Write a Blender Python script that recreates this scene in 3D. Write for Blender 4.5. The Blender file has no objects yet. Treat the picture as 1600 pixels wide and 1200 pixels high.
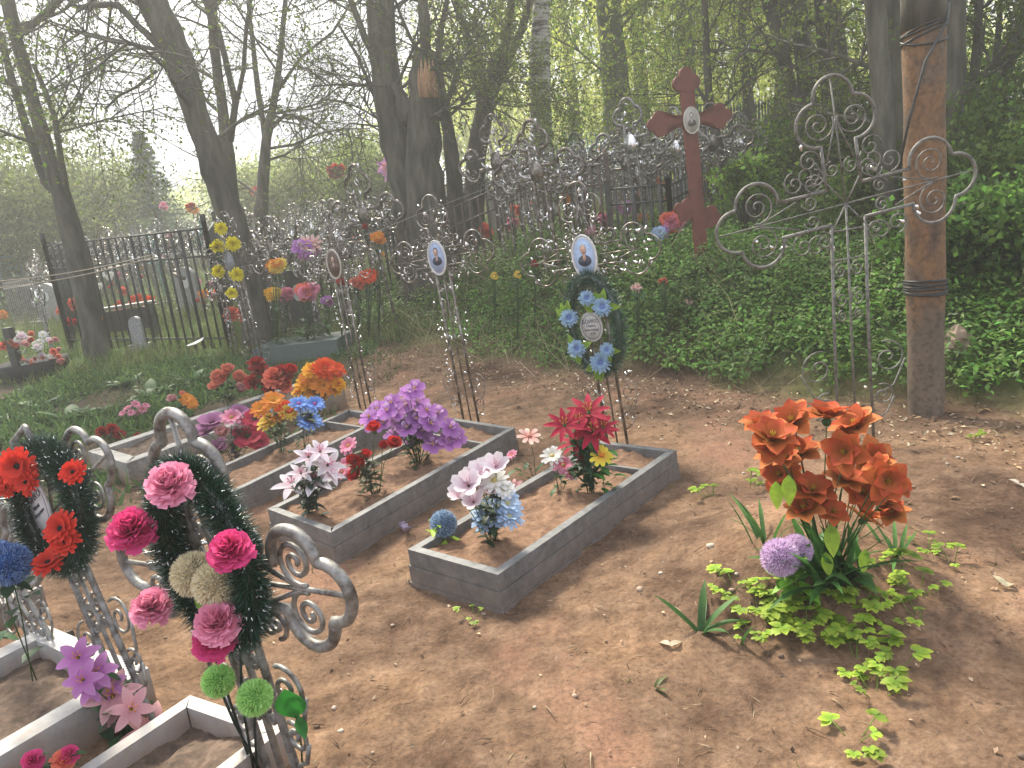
import bpy, math, random
import numpy as np
from mathutils import Vector, Matrix
R_=math.radians
random.seed(7); rng=np.random.default_rng(7)
S=bpy.context.scene; COL=S.collection
# ------------------------------------------------------------------ camera
F=1180.0; PITCH=R_(13); ROLL=R_(7); H=1.6
cf=np.array([0,math.cos(PITCH),-math.sin(PITCH)]); cu=np.array([0,math.sin(PITCH),math.cos(PITCH)]); cr_=np.array([1.,0,0])
c_,s_=math.cos(ROLL),math.sin(ROLL)
iu=c_*cu+s_*cr_; ir=c_*cr_-s_*cu
cam=bpy.data.cameras.new('camera'); camo=bpy.data.objects.new('camera',cam); COL.objects.link(camo)
cam.sensor_width=36; cam.lens=F/1600*36; cam.clip_end=2000; cam.clip_start=0.05
M=Matrix(((ir[0],iu[0],-cf[0],0),(ir[1],iu[1],-cf[1],0),(ir[2],iu[2],-cf[2],H),(0,0,0,1)))
camo.matrix_world=M; S.camera=camo
# ------------------------------------------------------------------ sky and sun
SUN_EL=R_(48); SUN_AZ=R_(-24)      # azimuth measured from +Y towards +X: the sun is ahead and to the left
SKYOFF=3.3
W=bpy.data.worlds.new('World'); S.world=W; W.use_nodes=True
nt=W.node_tree; nt.nodes.clear()
o=nt.nodes.new('ShaderNodeOutputWorld'); bg=nt.nodes.new('ShaderNodeBackground'); sky=nt.nodes.new('ShaderNodeTexSky')
sky.sky_type='NISHITA'; sky.sun_disc=False; sky.sun_elevation=SUN_EL; sky.sun_rotation=SUN_AZ; sky.air_density=1; sky.dust_density=2.5
tc=nt.nodes.new('ShaderNodeTexCoord'); mp=nt.nodes.new('ShaderNodeMapping'); mp.inputs['Scale'].default_value=(1,1,2.6); mp.inputs['Location'].default_value=(SKYOFF,0,0)
nz=nt.nodes.new('ShaderNodeTexNoise'); nz.inputs['Scale'].default_value=2.3; nz.inputs['Detail'].default_value=7; nz.inputs['Roughness'].default_value=.55
rp=nt.nodes.new('ShaderNodeValToRGB'); rp.color_ramp.elements[0].position=.26; rp.color_ramp.elements[1].position=.45
mx=nt.nodes.new('ShaderNodeMix'); mx.data_type='RGBA'
n2=nt.nodes.new('ShaderNodeTexNoise'); n2.inputs['Scale'].default_value=4.5; n2.inputs['Detail'].default_value=5
r2=nt.nodes.new('ShaderNodeValToRGB'); r2.color_ramp.elements[0].color=(1.2,1.35,1.9,1); r2.color_ramp.elements[1].color=(8,8.1,8.5,1); r2.color_ramp.elements[0].position=.47; r2.color_ramp.elements[1].position=.72
L=nt.links.new
L(tc.outputs['Generated'],mp.inputs['Vector']); L(mp.outputs[0],nz.inputs['Vector']); L(mp.outputs[0],n2.inputs['Vector'])
L(nz.outputs['Fac'],rp.inputs['Fac']); L(n2.outputs['Fac'],r2.inputs['Fac'])
L(rp.outputs['Color'],mx.inputs[0]); L(sky.outputs[0],mx.inputs[6]); L(r2.outputs[0],mx.inputs[7])
L(mx.outputs[2],bg.inputs['Color']); bg.inputs['Strength'].default_value=.15
L(bg.outputs[0],o.inputs['Surface'])
sl=bpy.data.lights.new('sun','SUN'); sl.energy=3.5; sl.angle=R_(11); sl.color=(1,.92,.76)
so=bpy.data.objects.new('sun',sl); COL.objects.link(so)
sd=Vector((math.sin(SUN_AZ)*math.cos(SUN_EL),math.cos(SUN_AZ)*math.cos(SUN_EL),math.sin(SUN_EL)))
so.rotation_euler=sd.to_track_quat('Z','Y').to_euler(); so.location=sd*50
S.view_settings.view_transform='Standard'; S.view_settings.look='None'; S.view_settings.exposure=1.78; S.view_settings.gamma=1
S.render.engine='CYCLES'
# ------------------------------------------------------------------ terrain
_lat=np.random.default_rng(3).random((256,256))
def vn(x,y):
    xi=np.floor(x).astype(int); yi=np.floor(y).astype(int); fx=x-xi; fy=y-yi
    fx=fx*fx*(3-2*fx); fy=fy*fy*(3-2*fy)
    g=lambda a,b:_lat[a%256,b%256]
    return (g(xi,yi)*(1-fx)+g(xi+1,yi)*fx)*(1-fy)+(g(xi,yi+1)*(1-fx)+g(xi+1,yi+1)*fx)*fy-.5
def sm(t): t=np.clip(t,0,1); return t*t*(3-2*t)
def terr(x,y):
    x=np.asarray(x,float); y=np.asarray(y,float)
    far=np.clip(y-6.5,0,None); h=.052*far*sm(far/3)-.00022*np.clip(y-45,0,None)**1.6
    s=(1.12*x+y-7.85)/1.5
    A=.22+.53*sm((x+2)/2.8)
    h=h+A*sm(s/1.35)*np.where(y>0,1,0)
    h=h+.23*np.exp(-(((x-1.14)/.46)**2+((y-2.92)/.42)**2))
    h=h+.05*np.exp(-(((x-1.9)/.4)**2+((y-2.2)/.3)**2))
    near=np.exp(-(np.hypot(x,y-4)/9)**2)
    h=h+near*(.05*vn(x*1.3+9,y*1.3)+.028*vn(x*4,y*4+3)+.016*vn(x*11,y*11)+.010*vn(x*27+5,y*27)+.006*vn(x*60,y*60+8))
    h=h+(1-near)*.25*vn(x*.35,y*.35)
    return h
def hz(x,y): return float(terr(np.array([x]),np.array([y]))[0])
def ray(px,py):
    d=cf+ir*(px-800)/F-iu*(py-600)/F
    return d/d[1]
def Pd(px,py,d):
    v=ray(px,py)*d; return Vector((v[0],v[1],v[2]+H))
def G(px,py,z=None,lo=.8,hi=80):
    "point where the photograph's pixel meets the ground (or the level z)"
    d=ray(px,py)
    if z is not None:
        t=(z-H)/d[2]; return Vector((d[0]*t,t,z))
    t=np.geomspace(lo,hi,600); zz=H+d[2]*t; g=terr(d[0]*t,t)
    k=np.argmax(zz<g)
    if zz[k]>=g[k]: k=len(t)-1
    t=t[k]; return Vector((d[0]*t,t,hz(d[0]*t,t)))
# ------------------------------------------------------------------ materials
def newmat(name):
    m=bpy.data.materials.new(name); m.use_nodes=True; nt=m.node_tree; return m,nt,nt.nodes['Principled BSDF']
def noise_chain(nt,scale,detail=6,rough=.6,coord='Object',stretch=None):
    tc=nt.nodes.new('ShaderNodeTexCoord'); n=nt.nodes.new('ShaderNodeTexNoise'); n.inputs['Scale'].default_value=scale; n.inputs['Detail'].default_value=detail; n.inputs['Roughness'].default_value=rough
    if stretch:
        mp=nt.nodes.new('ShaderNodeMapping'); mp.inputs['Scale'].default_value=stretch; nt.links.new(tc.outputs[coord],mp.inputs[0]); nt.links.new(mp.outputs[0],n.inputs['Vector'])
    else: nt.links.new(tc.outputs[coord],n.inputs['Vector'])
    return n
def ramp(nt,src,stops):
    r=nt.nodes.new('ShaderNodeValToRGB'); e=r.color_ramp.elements
    while len(e)<len(stops): e.new(.5)
    for k,(p,c) in enumerate(stops):
        e[k].position=p; e[k].color=(*c,1)
    nt.links.new(src,r.inputs['Fac']); return r
def mixc(nt,fac,a,b,mode='MIX'):
    m=nt.nodes.new('ShaderNodeMix'); m.data_type='RGBA'; m.blend_type=mode
    for i,v in ((0,fac),(6,a),(7,b)):
        if isinstance(v,(int,float)): m.inputs[i].default_value=v
        elif isinstance(v,tuple): m.inputs[i].default_value=(*v,1)
        else: nt.links.new(v,m.inputs[i])
    return m.outputs[2]
def bump(nt,bs,src,strength,dist=.01):
    b=nt.nodes.new('ShaderNodeBump'); b.inputs['Strength'].default_value=strength; b.inputs['Distance'].default_value=dist
    nt.links.new(src,b.inputs['Height']); nt.links.new(b.outputs[0],bs.inputs['Normal'])
def mat_noise(name,stops,scale=6,rough=.7,metal=0,bs_=.3,dist=.004,stretch=None,detail=7):
    m,nt,bs=newmat(name); n=noise_chain(nt,scale,detail,stretch=stretch); r=ramp(nt,n.outputs['Fac'],stops)
    nt.links.new(r.outputs[0],bs.inputs['Base Color']); bs.inputs['Roughness'].default_value=rough; bs.inputs['Metallic'].default_value=metal
    if bs_: bump(nt,bs,n.outputs['Fac'],bs_,dist)
    return m
def mat_attr(name,rough=.6,metal=0,trans=0,var=.25,spec=.4):
    "colour comes from the object's own colour attribute, broken up by a fine noise"
    m,nt,bs=newmat(name); a=nt.nodes.new('ShaderNodeAttribute'); a.attribute_name='Col'
    n=noise_chain(nt,40,3); r=ramp(nt,n.outputs['Fac'],[(.3,(1-var,)*3),(.7,(1+var*.3,)*3)])
    c=mixc(nt,1.0,a.outputs['Color'],r.outputs[0],'MULTIPLY')
    nt.links.new(c,bs.inputs['Base Color']); bs.inputs['Roughness'].default_value=rough; bs.inputs['Metallic'].default_value=metal; bs.inputs['Specular IOR Level'].default_value=spec
    if trans:
        t=nt.nodes.new('ShaderNodeBsdfTranslucent'); ms=nt.nodes.new('ShaderNodeMixShader'); ms.inputs[0].default_value=trans
        nt.links.new(c,t.inputs['Color']); nt.links.new(bs.outputs[0],ms.inputs[1]); nt.links.new(t.outputs[0],ms.inputs[2]); nt.links.new(ms.outputs[0],nt.nodes['Material Output'].inputs['Surface'])
    return m
MT={}
MT['petal']=mat_attr('cloth petal',.75,0,.3,.18,.25)
MT['leaf']=mat_attr('leaf',.55,0,.35,.3,.35); MT['treeleaf']=mat_attr('young tree leaf',.6,0,.62,.25,.2)
MT['tinsel']=mat_attr('tinsel',.28,0,0,.2,.8)
MT['paint']=mat_attr('painted surface',.5,0,0,.2)
MT['matte']=mat_attr('dull surface',.9,0,0,.3,.2)
MT['iron']=mat_noise('weathered silver paint',[(.30,(.06,.04,.03)),(.44,(.17,.16,.145)),(.6,(.30,.295,.275)),(.68,(.20,.17,.14)),(.8,(.12,.07,.045))],26,.5,.45,.4,.002)
MT['greyiron']=mat_noise('dull grey paint on iron',[(.30,(.05,.035,.026)),(.44,(.13,.125,.11)),(.6,(.21,.205,.185)),(.68,(.15,.125,.10)),(.8,(.10,.06,.04))],30,.6,.3,.4,.002)
MT['darkiron']=mat_noise('dark rusted silver rods',[(.3,(.06,.042,.032)),(.50,(.16,.135,.11)),(.66,(.42,.40,.37))],20,.34,.65,.4,.002)
MT['bright']=mat_noise('bright metal for glints and ovals',[(.3,(.6,.58,.55)),(.6,(.9,.9,.88))],15,.22,.85,.2,.001)  # for the added glint bits on the crosses and the far ovals
MT['black']=mat_noise('black fence paint',[(.3,(.02,.022,.022)),(.7,(.055,.058,.055))],14,.5,.2,.3,.002)
MT['brown']=mat_noise('brown fence paint',[(.3,(.05,.035,.03)),(.7,(.12,.085,.07))],14,.5,.2,.3,.002)
MT['teal']=mat_noise('teal fence paint',[(.3,(.03,.13,.13)),(.7,(.08,.25,.25))],9,.5,.1,.2,.002)
MT['red']=mat_noise('red brown paint',[(.3,(.085,.018,.012)),(.5,(.135,.030,.018)),(.68,(.155,.038,.024)),(.8,(.22,.09,.065))],9,.55,0,.25,.003)

def mat_dirty(name,stops,scale,rough,splash):
    m,nt,bs=newmat(name); n=noise_chain(nt,scale,8); r=ramp(nt,n.outputs['Fac'],stops); n2_=noise_chain(nt,7,7,.7)
    tcx=nt.nodes.new('ShaderNodeTexCoord'); sp=nt.nodes.new('ShaderNodeSeparateXYZ'); nt.links.new(tcx.outputs['Object'],sp.inputs[0])
    a=nt.nodes.new('ShaderNodeMath'); a.operation='MULTIPLY_ADD'; a.inputs[1].default_value=-.34; nt.links.new(n2_.outputs['Fac'],a.inputs[0]); nt.links.new(sp.outputs['Z'],a.inputs[2])
    mr=nt.nodes.new('ShaderNodeMapRange'); mr.inputs['From Min'].default_value=-.15; mr.inputs['From Max'].default_value=-.02; mr.inputs['To Min'].default_value=splash; mr.inputs['To Max'].default_value=0; nt.links.new(a.outputs[0],mr.inputs[0])
    st=ramp(nt,n2_.outputs['Fac'],[(.35,(.72,.70,.66)),(.5,(1,1,1)),(.66,(1.12,1.1,1.06))]); c=mixc(nt,1.0,r.outputs[0],st.outputs[0],'MULTIPLY'); c=mixc(nt,mr.outputs[0],c,(.25,.15,.09))
    nt.links.new(c,bs.inputs['Base Color']); bs.inputs['Roughness'].default_value=rough; bump(nt,bs,n.outputs['Fac'],.3,.003); return m
MT['board']=mat_dirty('grey composite board',[(.3,(.10,.103,.103)),(.5,(.14,.145,.146)),(.75,(.19,.195,.195))],24,.5,.3)
MT['boardlight']=mat_dirty('pale grey stone rim',[(.3,(.20,.195,.18)),(.7,(.31,.30,.285))],14,.65,.8)
MT['white']=mat_dirty('white painted rim',[(.3,(.30,.295,.285)),(.7,(.43,.425,.415))],12,.55,.8)
MT['soil']=mat_noise('sandy orange soil',[(.28,(.085,.046,.026)),(.45,(.165,.088,.048)),(.62,(.235,.135,.078)),(.8,(.31,.20,.125))],22,.95,0,1,.02)
MT['humus']=mat_noise('dark garden soil',[(.3,(.045,.03,.02)),(.5,(.10,.066,.045)),(.7,(.17,.115,.08)),(.85,(.26,.19,.14))],24,.95,0,.9,.014)
MT['bark']=mat_noise('grey brown bark',[(.3,(.022,.021,.015)),(.5,(.07,.066,.048)),(.75,(.15,.145,.105))],9,.9,0,.9,.03,(1,1,.22))
MT['mossbark']=mat_noise('mossy bark',[(.3,(.035,.04,.02)),(.5,(.085,.10,.045)),(.75,(.16,.18,.08))],8,.95,0,.9,.03,(1,1,.4))
MT['birch']=mat_noise('birch bark',[(.40,(.05,.045,.04)),(.47,(.28,.26,.23)),(.52,(.5,.48,.44)),(.8,(.62,.6,.56))],5,.8,0,.5,.01,(.6,.6,2.6))
MT['rawwood']=mat_noise('split orange wood',[(.3,(.2,.11,.055)),(.6,(.42,.25,.13)),(.8,(.55,.37,.2))],10,.9,0,.8,.02,(2,2,.3))
MT['granite']=mat_noise('grey granite',[(.3,(.16,.16,.16)),(.6,(.30,.30,.29)),(.8,(.42,.41,.40))],30,.5,0,.1,.002)
MT['enamel']=mat_noise('white enamel',[(.3,(.62,.62,.60)),(.7,(.78,.78,.77))],6,.2,0,0)
MT['stone']=mat_noise('field stone',[(.3,(.25,.17,.12)),(.7,(.48,.36,.27))],8,.9,0,.6,.01)
# pole: rust above, bare grey below
m,nt,bs=newmat('rusted pole'); n=noise_chain(nt,5,9,.65,stretch=(1,1,.45)); n3=noise_chain(nt,34,5)
ra=ramp(nt,n.outputs['Fac'],[(.32,(.05,.035,.026)),(.42,(.11,.07,.045)),(.52,(.20,.11,.05)),(.60,(.13,.09,.06)),(.72,(.17,.135,.10))])
rb=ramp(nt,n.outputs['Fac'],[(.3,(.10,.08,.058)),(.6,(.17,.13,.095)),(.8,(.23,.175,.125))])
tcx=nt.nodes.new('ShaderNodeTexCoord'); sp=nt.nodes.new('ShaderNodeSeparateXYZ'); nt.links.new(tcx.outputs['Object'],sp.inputs[0])
ad=nt.nodes.new('ShaderNodeMath'); ad.operation='MULTIPLY_ADD'; ad.inputs[1].default_value=.9; nt.links.new(n.outputs['Fac'],ad.inputs[0]); nt.links.new(sp.outputs['Z'],ad.inputs[2])
mr=nt.nodes.new('ShaderNodeMapRange'); mr.inputs['From Min'].default_value=.95; mr.inputs['From Max'].default_value=1.25; nt.links.new(ad.outputs[0],mr.inputs[0])
c=mixc(nt,mr.outputs[0],rb.outputs[0],ra.outputs[0]); spk=ramp(nt,n3.outputs['Fac'],[(.34,(.6,.58,.55)),(.55,(1.05,1.03,1))]); c=mixc(nt,1.0,c,spk.outputs[0],'MULTIPLY')
nt.links.new(c,bs.inputs['Base Color']); bs.inputs['Roughness'].default_value=.85; bump(nt,bs,n3.outputs['Fac'],.5,.006); MT['pole']=m
# ground
m,nt,bs=newmat('bare earth'); 
nA=noise_chain(nt,1.15,9,.62); nB=noise_chain(nt,7,8,.7); nC=noise_chain(nt,55,6,.7); nD=noise_chain(nt,.8,6,.55,stretch=(1.3,.9,1))
cB=ramp(nt,nB.outputs['Fac'],[(.28,(.080,.050,.033)),(.44,(.145,.092,.060)),(.58,(.20,.131,.087)),(.75,(.28,.195,.135))])
cA=ramp(nt,nA.outputs['Fac'],[(.36,(.5,.46,.45)),(.47,(.9,.88,.86)),(.6,(1.25,1.2,1.1))])
c=mixc(nt,1.0,cB.outputs[0],cA.outputs[0],'MULTIPLY')
cl=ramp(nt,nD.outputs['Fac'],[(.53,(0,0,0)),(.62,(.75,.75,.75))]); c=mixc(nt,cl.outputs[0],c,(.26,.145,.095))
cC=ramp(nt,nC.outputs['Fac'],[(.3,(.6,.57,.55)),(.5,(1,1,1)),(.72,(1.35,1.3,1.25))]); c=mixc(nt,1.0,c,cC.outputs[0],'MULTIPLY')
# green cover away from the graves
tcx=nt.nodes.new('ShaderNodeTexCoord'); sp=nt.nodes.new('ShaderNodeSeparateXYZ'); nt.links.new(tcx.outputs['Object'],sp.inputs[0])
def mth(op,a,b):
    q=nt.nodes.new('ShaderNodeMath'); q.operation=op
    for i,v in ((0,a),(1,b)):
        if isinstance(v,(int,float)): q.inputs[i].default_value=v
        else: nt.links.new(v,q.inputs[i])
    return q.outputs[0]
sx=mth('MULTIPLY',sp.outputs['X'],1.12); sxy=mth('ADD',sx,sp.outputs['Y']); wob=mth('MULTIPLY',nA.outputs['Fac'],3.4); f=mth('ADD',mth('MAXIMUM',sxy,mth('SUBTRACT',sp.outputs['Y'],1.6)),wob)
mr=nt.nodes.new('ShaderNodeMapRange'); mr.inputs['From Min'].default_value=9.3; mr.inputs['From Max'].default_value=10.6; nt.links.new(f,mr.inputs[0])
dl=mth('ADD',mth('MULTIPLY',sp.outputs['X'],-1.0),mth('MULTIPLY',sp.outputs['Y'],.25)); dl=mth('ADD',dl,mth('MULTIPLY',nA.outputs['Fac'],1.6)); mr2=nt.nodes.new('ShaderNodeMapRange'); mr2.inputs['From Min'].default_value=4.5; mr2.inputs['From Max'].default_value=5.3; nt.links.new(dl,mr2.inputs[0]); hum=ramp(nt,nB.outputs['Fac'],[(.3,(.035,.03,.018)),(.6,(.085,.065,.042))]); c=mixc(nt,mr2.outputs[0],c,hum.outputs[0])
cg=ramp(nt,nB.outputs['Fac'],[(.3,(.03,.055,.014)),(.5,(.06,.11,.025)),(.7,(.11,.14,.045))])
c=mixc(nt,mr.outputs[0],c,cg.outputs[0])
nt.links.new(c,bs.inputs['Base Color']); bs.inputs['Roughness'].default_value=1; bs.inputs['Specular IOR Level'].default_value=.15
hsum=mth('ADD',mth('MULTIPLY',nC.outputs['Fac'],.35),nB.outputs['Fac']); bump(nt,bs,hsum,.75,.03); MT['ground']=m
# ------------------------------------------------------------------ mesh builder
def _n(v): v=np.asarray(v,float); l=np.linalg.norm(v); return v/l if l>1e-12 else np.array([0,0,1.])
class MB:
    def __init__(s): s.V=[];s.C=[];s.F=[];s.n=0
    def add(s,V,F,C=(1,1,1),m=0):
        V=np.asarray(V,float).reshape(-1,3); C=np.asarray(C,float)
        if C.ndim==1: C=np.tile(C,(len(V),1))
        s.V.append(V); s.C.append(C)
        for f in (F if isinstance(F,list) and len(F) and isinstance(F[0],np.ndarray) else [F]):
            f=np.asarray(f,int)
            if f.size: s.F.append((f+s.n,m))
        s.n+=len(V); return s
    def build(s,name,mats,parent=None,smooth=True,loc=None):
        me=bpy.data.meshes.new(name); V=np.concatenate(s.V); C=np.concatenate(s.C)
        org=np.zeros(3)
        if parent is None and loc is not None: org=np.array(loc,float)
        if parent is not None: org=np.array(parent.get('_o',(0,0,0)),float)
        V=V-org
        me.vertices.add(len(V)); me.vertices.foreach_set('co',V.astype(np.float32).ravel())
        li=np.concatenate([f.ravel() for f,_ in s.F]); tot=np.concatenate([np.full(len(f),f.shape[1]) for f,_ in s.F]); mi=np.concatenate([np.full(len(f),q) for f,q in s.F])
        st=np.concatenate([[0],np.cumsum(tot)[:-1]])
        me.loops.add(len(li)); me.loops.foreach_set('vertex_index',li.astype(np.int32))
        me.polygons.add(len(tot)); me.polygons.foreach_set('loop_start',st.astype(np.int32)); me.polygons.foreach_set('loop_total',tot.astype(np.int32))
        me.polygons.foreach_set('material_index',mi.astype(np.int32)); me.polygons.foreach_set('use_smooth',np.full(len(tot),smooth))
        at=me.color_attributes.new('Col','FLOAT_COLOR','POINT'); at.data.foreach_set('color',np.concatenate([C,np.ones((len(C),1))],1).astype(np.float32).ravel())
        me.update(); me.validate()
        for q in ([mats] if not isinstance(mats,(list,tuple)) else mats): me.materials.append(MT[q] if isinstance(q,str) else q)
        ob=bpy.data.objects.new(name,me); COL.objects.link(ob)
        if parent is not None: ob.parent=parent
        elif loc is not None: ob.location=loc
        return ob
    def tube(s,P,rad,n=8,col=(1,1,1),m=0,cap=True,flat=None):
        P=np.array([tuple(p) for p in P],float); k=len(P); rad=np.broadcast_to(np.asarray(rad,float),(k,))
        T=np.gradient(P,axis=0); T/=np.linalg.norm(T,axis=1)[:,None]+1e-12
        a=np.array([0,0,1.]) if abs(T[0][2])<.9 else np.array([1.,0,0])
        N=np.empty((k,3)); v=_n(np.cross(T[0],a))
        for i in range(k):
            v=v-T[i]*np.dot(v,T[i]); v=v/(np.linalg.norm(v)+1e-12); N[i]=v
        B=np.cross(T,N); th=np.arange(n)*2*math.pi/n
        V=P[:,None,:]+rad[:,None,None]*(np.cos(th)[None,:,None]*N[:,None,:]+np.sin(th)[None,:,None]*B[:,None,:])
        i=np.arange(k-1)[:,None]*n; j=np.arange(n)[None,:]; j2=(j+1)%n
        Fq=np.stack([i+j,i+j2,i+n+j2,i+n+j],-1).reshape(-1,4)
        C=np.asarray(col,float)
        if C.ndim==2 and len(C)==k: C=np.repeat(C,n,0)
        fs=[Fq]
        if cap and n>2: fs+= [np.arange(n)[::-1][None],(np.arange(n)+(k-1)*n)[None]]
        return s.add(V.reshape(-1,3),fs,C,m)
    def hexa(s,c8,col=(1,1,1),m=0):
        return s.add(np.array([tuple(p) for p in c8]),[np.array([[0,3,2,1],[4,5,6,7],[0,1,5,4],[1,2,6,5],[2,3,7,6],[3,0,4,7]])],col,m)
    def box(s,c,sz,R=None,col=(1,1,1),m=0):
        c=np.array(tuple(c),float); a,b,d=[q/2 for q in sz]; K=np.array([(-a,-b,-d),(a,-b,-d),(a,b,-d),(-a,b,-d),(-a,-b,d),(a,-b,d),(a,b,d),(-a,b,d)])
        if R is not None: K=K@np.array(R).T
        return s.hexa(K+c,col,m)
    def bevbox(s,c,sz,bev=.006,R=None,col=(1,1,1),m=0):
        a,b,d=[q/2 for q in sz]; e=bev
        lay=[(-d,e),(-d+e,0),(d-e,0),(d,e)]; V=[]
        for z,q in lay:
            A,B=a-q,b-q
            V+=[(-A+e,-B,z),(A-e,-B,z),(A,-B+e,z),(A,B-e,z),(A-e,B,z),(-A+e,B,z),(-A,B-e,z),(-A,-B+e,z)]
        V=np.array(V)
        if R is not None: V=V@np.array(R).T
        i=np.arange(3)[:,None]*8; j=np.arange(8)[None]; j2=(j+1)%8
        return s.add(V+np.array(tuple(c)),[np.stack([i+j,i+j2,i+8+j2,i+8+j],-1).reshape(-1,4),np.arange(8)[::-1][None],(np.arange(8)+24)[None]],col,m)
    def prism(s,pts,thick,O,X,Z,col=(1,1,1),m=0):
        "flat outline in the X,Z plane through O, extruded by thick along the normal"
        O,X,Z=[np.array(tuple(q),float) for q in (O,X,Z)]; Y=_n(np.cross(Z,X)); p=np.array(pts,float); n=len(p)
        A=O+p[:,:1]*X+p[:,1:]*Z; V=np.concatenate([A-Y*thick/2,A+Y*thick/2]); j=np.arange(n); j2=(j+1)%n
        cA=A.mean(0); V=np.concatenate([V,[cA-Y*thick/2],[cA+Y*thick/2]])
        return s.add(V,[np.stack([j,j2,j2+n,j+n],-1),np.stack([j2,j,np.full(n,2*n)],-1),np.stack([j+n,j2+n,np.full(n,2*n+1)],-1)],col,m)
    def ell(s,c,r,R=None,nu=12,nv=8,col=(1,1,1),m=0,jit=0):
        u=np.arange(nu)*2*math.pi/nu; v=np.linspace(0,math.pi,nv+1)[1:-1]
        V=[(0,0,1)]+[(math.sin(b)*math.cos(a),math.sin(b)*math.sin(a),math.cos(b)) for b in v for a in u]+[(0,0,-1)]
        V=np.array(V)
        if jit: V=V*(1+jit*(rng.random((len(V),1))-.5))
        V=V*np.array(r if hasattr(r,'__len__') else (r,r,r))
        if R is not None: V=V@np.array(R).T
        f4=[];f3=[]
        for a in range(nu):
            f3.append((0,1+a,1+(a+1)%nu)); e=1+(nv-2)*nu; f3.append((len(V)-1,e+(a+1)%nu,e+a))
            for b in range(nv-2):
                f4.append((1+b*nu+a,1+(b+1)*nu+a,1+(b+1)*nu+(a+1)%nu,1+b*nu+(a+1)%nu))
        return s.add(V+np.array(tuple(c)),[np.array(f3),np.array(f4)] if f4 else np.array(f3),col,m)
    def lathe(s,c,prof,n=20,col=(1,1,1),m=0):
        th=np.arange(n)*2*math.pi/n; V=np.array([(r*math.cos(t),r*math.sin(t),z) for r,z in prof for t in th])+np.array(tuple(c)); k=len(prof)
        i=np.arange(k-1)[:,None]*n; j=np.arange(n)[None]; j2=(j+1)%n
        return s.add(V,[np.stack([i+j,i+j2,i+n+j2,i+n+j],-1).reshape(-1,4)],col,m)
    def leaf(s,base,d,nrm,Ln,Wd,curl=0.,cA=(1,1,1),cB=None,prof='leaf',k=5,cup=0.,m=0,ruf=0.):
        d=_n(tuple(d)); nrm=np.array(tuple(nrm),float); nrm=_n(nrm-d*np.dot(nrm,d)); w=np.cross(d,nrm); cB=cA if cB is None else cB
        t=np.linspace(0,1,k+1)
        if prof=='leaf': pw=np.sin(math.pi*np.clip(t,0,1)**.8)**.9
        elif prof=='petal': pw=np.sqrt(np.clip(1-(2*(t-.58)/1.04)**2,0,1))*np.where(t<.58,.35+.65*t/.58,1)
        elif prof=='pointed': pw=np.sin(math.pi*t**.75)**.7
        elif prof=='strap': pw=np.minimum(1,(1-t)*3.0+.03)
        else: pw=np.where(t<.05,.3,np.minimum(1,t*1.6+.2))
        pw=np.clip(pw,.03,1)*Wd/2
        P=np.array(tuple(base),float); pts=[];ang=0
        step=Ln/k; D=d.copy();Nn=nrm.copy()
        for i in range(k+1):
            pts.append((P.copy(),Nn.copy())); a=curl/k; D2=D*math.cos(a)+Nn*math.sin(a); Nn=Nn*math.cos(a)-D*math.sin(a); D=D2; P=P+D*step
        V=[];C=[]
        for i,(p,nn) in enumerate(pts):
            rr=ruf*Wd*(random.random()-.5) if ruf else 0
            V+= [p-w*pw[i]+nn*(cup*pw[i]+rr),p+nn*rr*.3,p+w*pw[i]+nn*(cup*pw[i]-rr)]
            cc=np.array(cA)*(1-t[i])+np.array(cB)*t[i]; C+=[cc,cc*.92,cc]
        i=np.arange(k)[:,None]*3; j=np.arange(2)[None]
        return s.add(V,np.stack([i+j,i+j+1,i+j+4,i+j+3],-1).reshape(-1,4),C,m)
    def blades(s,P,D,Ln,Wd,col,m=0,bend=None):
        "many two-segment blades at once; P,D (n,3)"
        n=len(P); D=D/(np.linalg.norm(D,axis=1)[:,None]+1e-9); r=rng.normal(size=(n,3)); w=np.cross(D,r); w/=np.linalg.norm(w,axis=1)[:,None]+1e-9
        Ln=np.broadcast_to(Ln,(n,))[:,None]; Wd=np.broadcast_to(Wd,(n,))[:,None]
        mid=P+D*Ln*.55; tip=P+D*Ln
        if bend is not None: tip=tip+bend*Ln
        V=np.stack([P-w*Wd/2,P+w*Wd/2,mid+w*Wd*.42,mid-w*Wd*.42,tip],1).reshape(-1,3)
        b=np.arange(n)[:,None]*5
        C=np.asarray(col,float)
        if C.ndim==2: C=np.repeat(C,5,0)
        return s.add(V,[b+np.array([[0,1,2,3]]),b+np.array([[3,2,4]])],C,m)
    def leaves(s,P,Nrm,size,col,asp=.6,m=0):
        "many small diamond leaves at once"
        n=len(P); Nrm=Nrm/(np.linalg.norm(Nrm,axis=1)[:,None]+1e-9); r=rng.normal(size=(n,3)); u=np.cross(Nrm,r); u/=np.linalg.norm(u,axis=1)[:,None]+1e-9; w=np.cross(Nrm,u)
        sz=np.broadcast_to(size,(n,))[:,None]
        V=np.stack([P-u*sz/2,P+w*sz*asp/2+Nrm*sz*.12,P+u*sz/2,P-w*sz*asp/2+Nrm*sz*.12],1).reshape(-1,3)
        b=np.arange(n)[:,None]*4; C=np.asarray(col,float)
        if C.ndim==2: C=np.repeat(C,4,0)
        return s.add(V,[b+np.array([[0,1,2,3]])],C,m)
def jcol(base,n,v=.25,hue=.08):
    b=np.array(base)[None]*(1+v*rng.normal(size=(n,1)))*(1+hue*rng.normal(size=(n,3))); return np.clip(b,.003,1)
def tag(o,label=None,cat=None,group=None,kind=None):
    for k,v in (('label',label),('category',cat),('group',group),('kind',kind)):
        if v: o[k]=v
    return o
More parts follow.
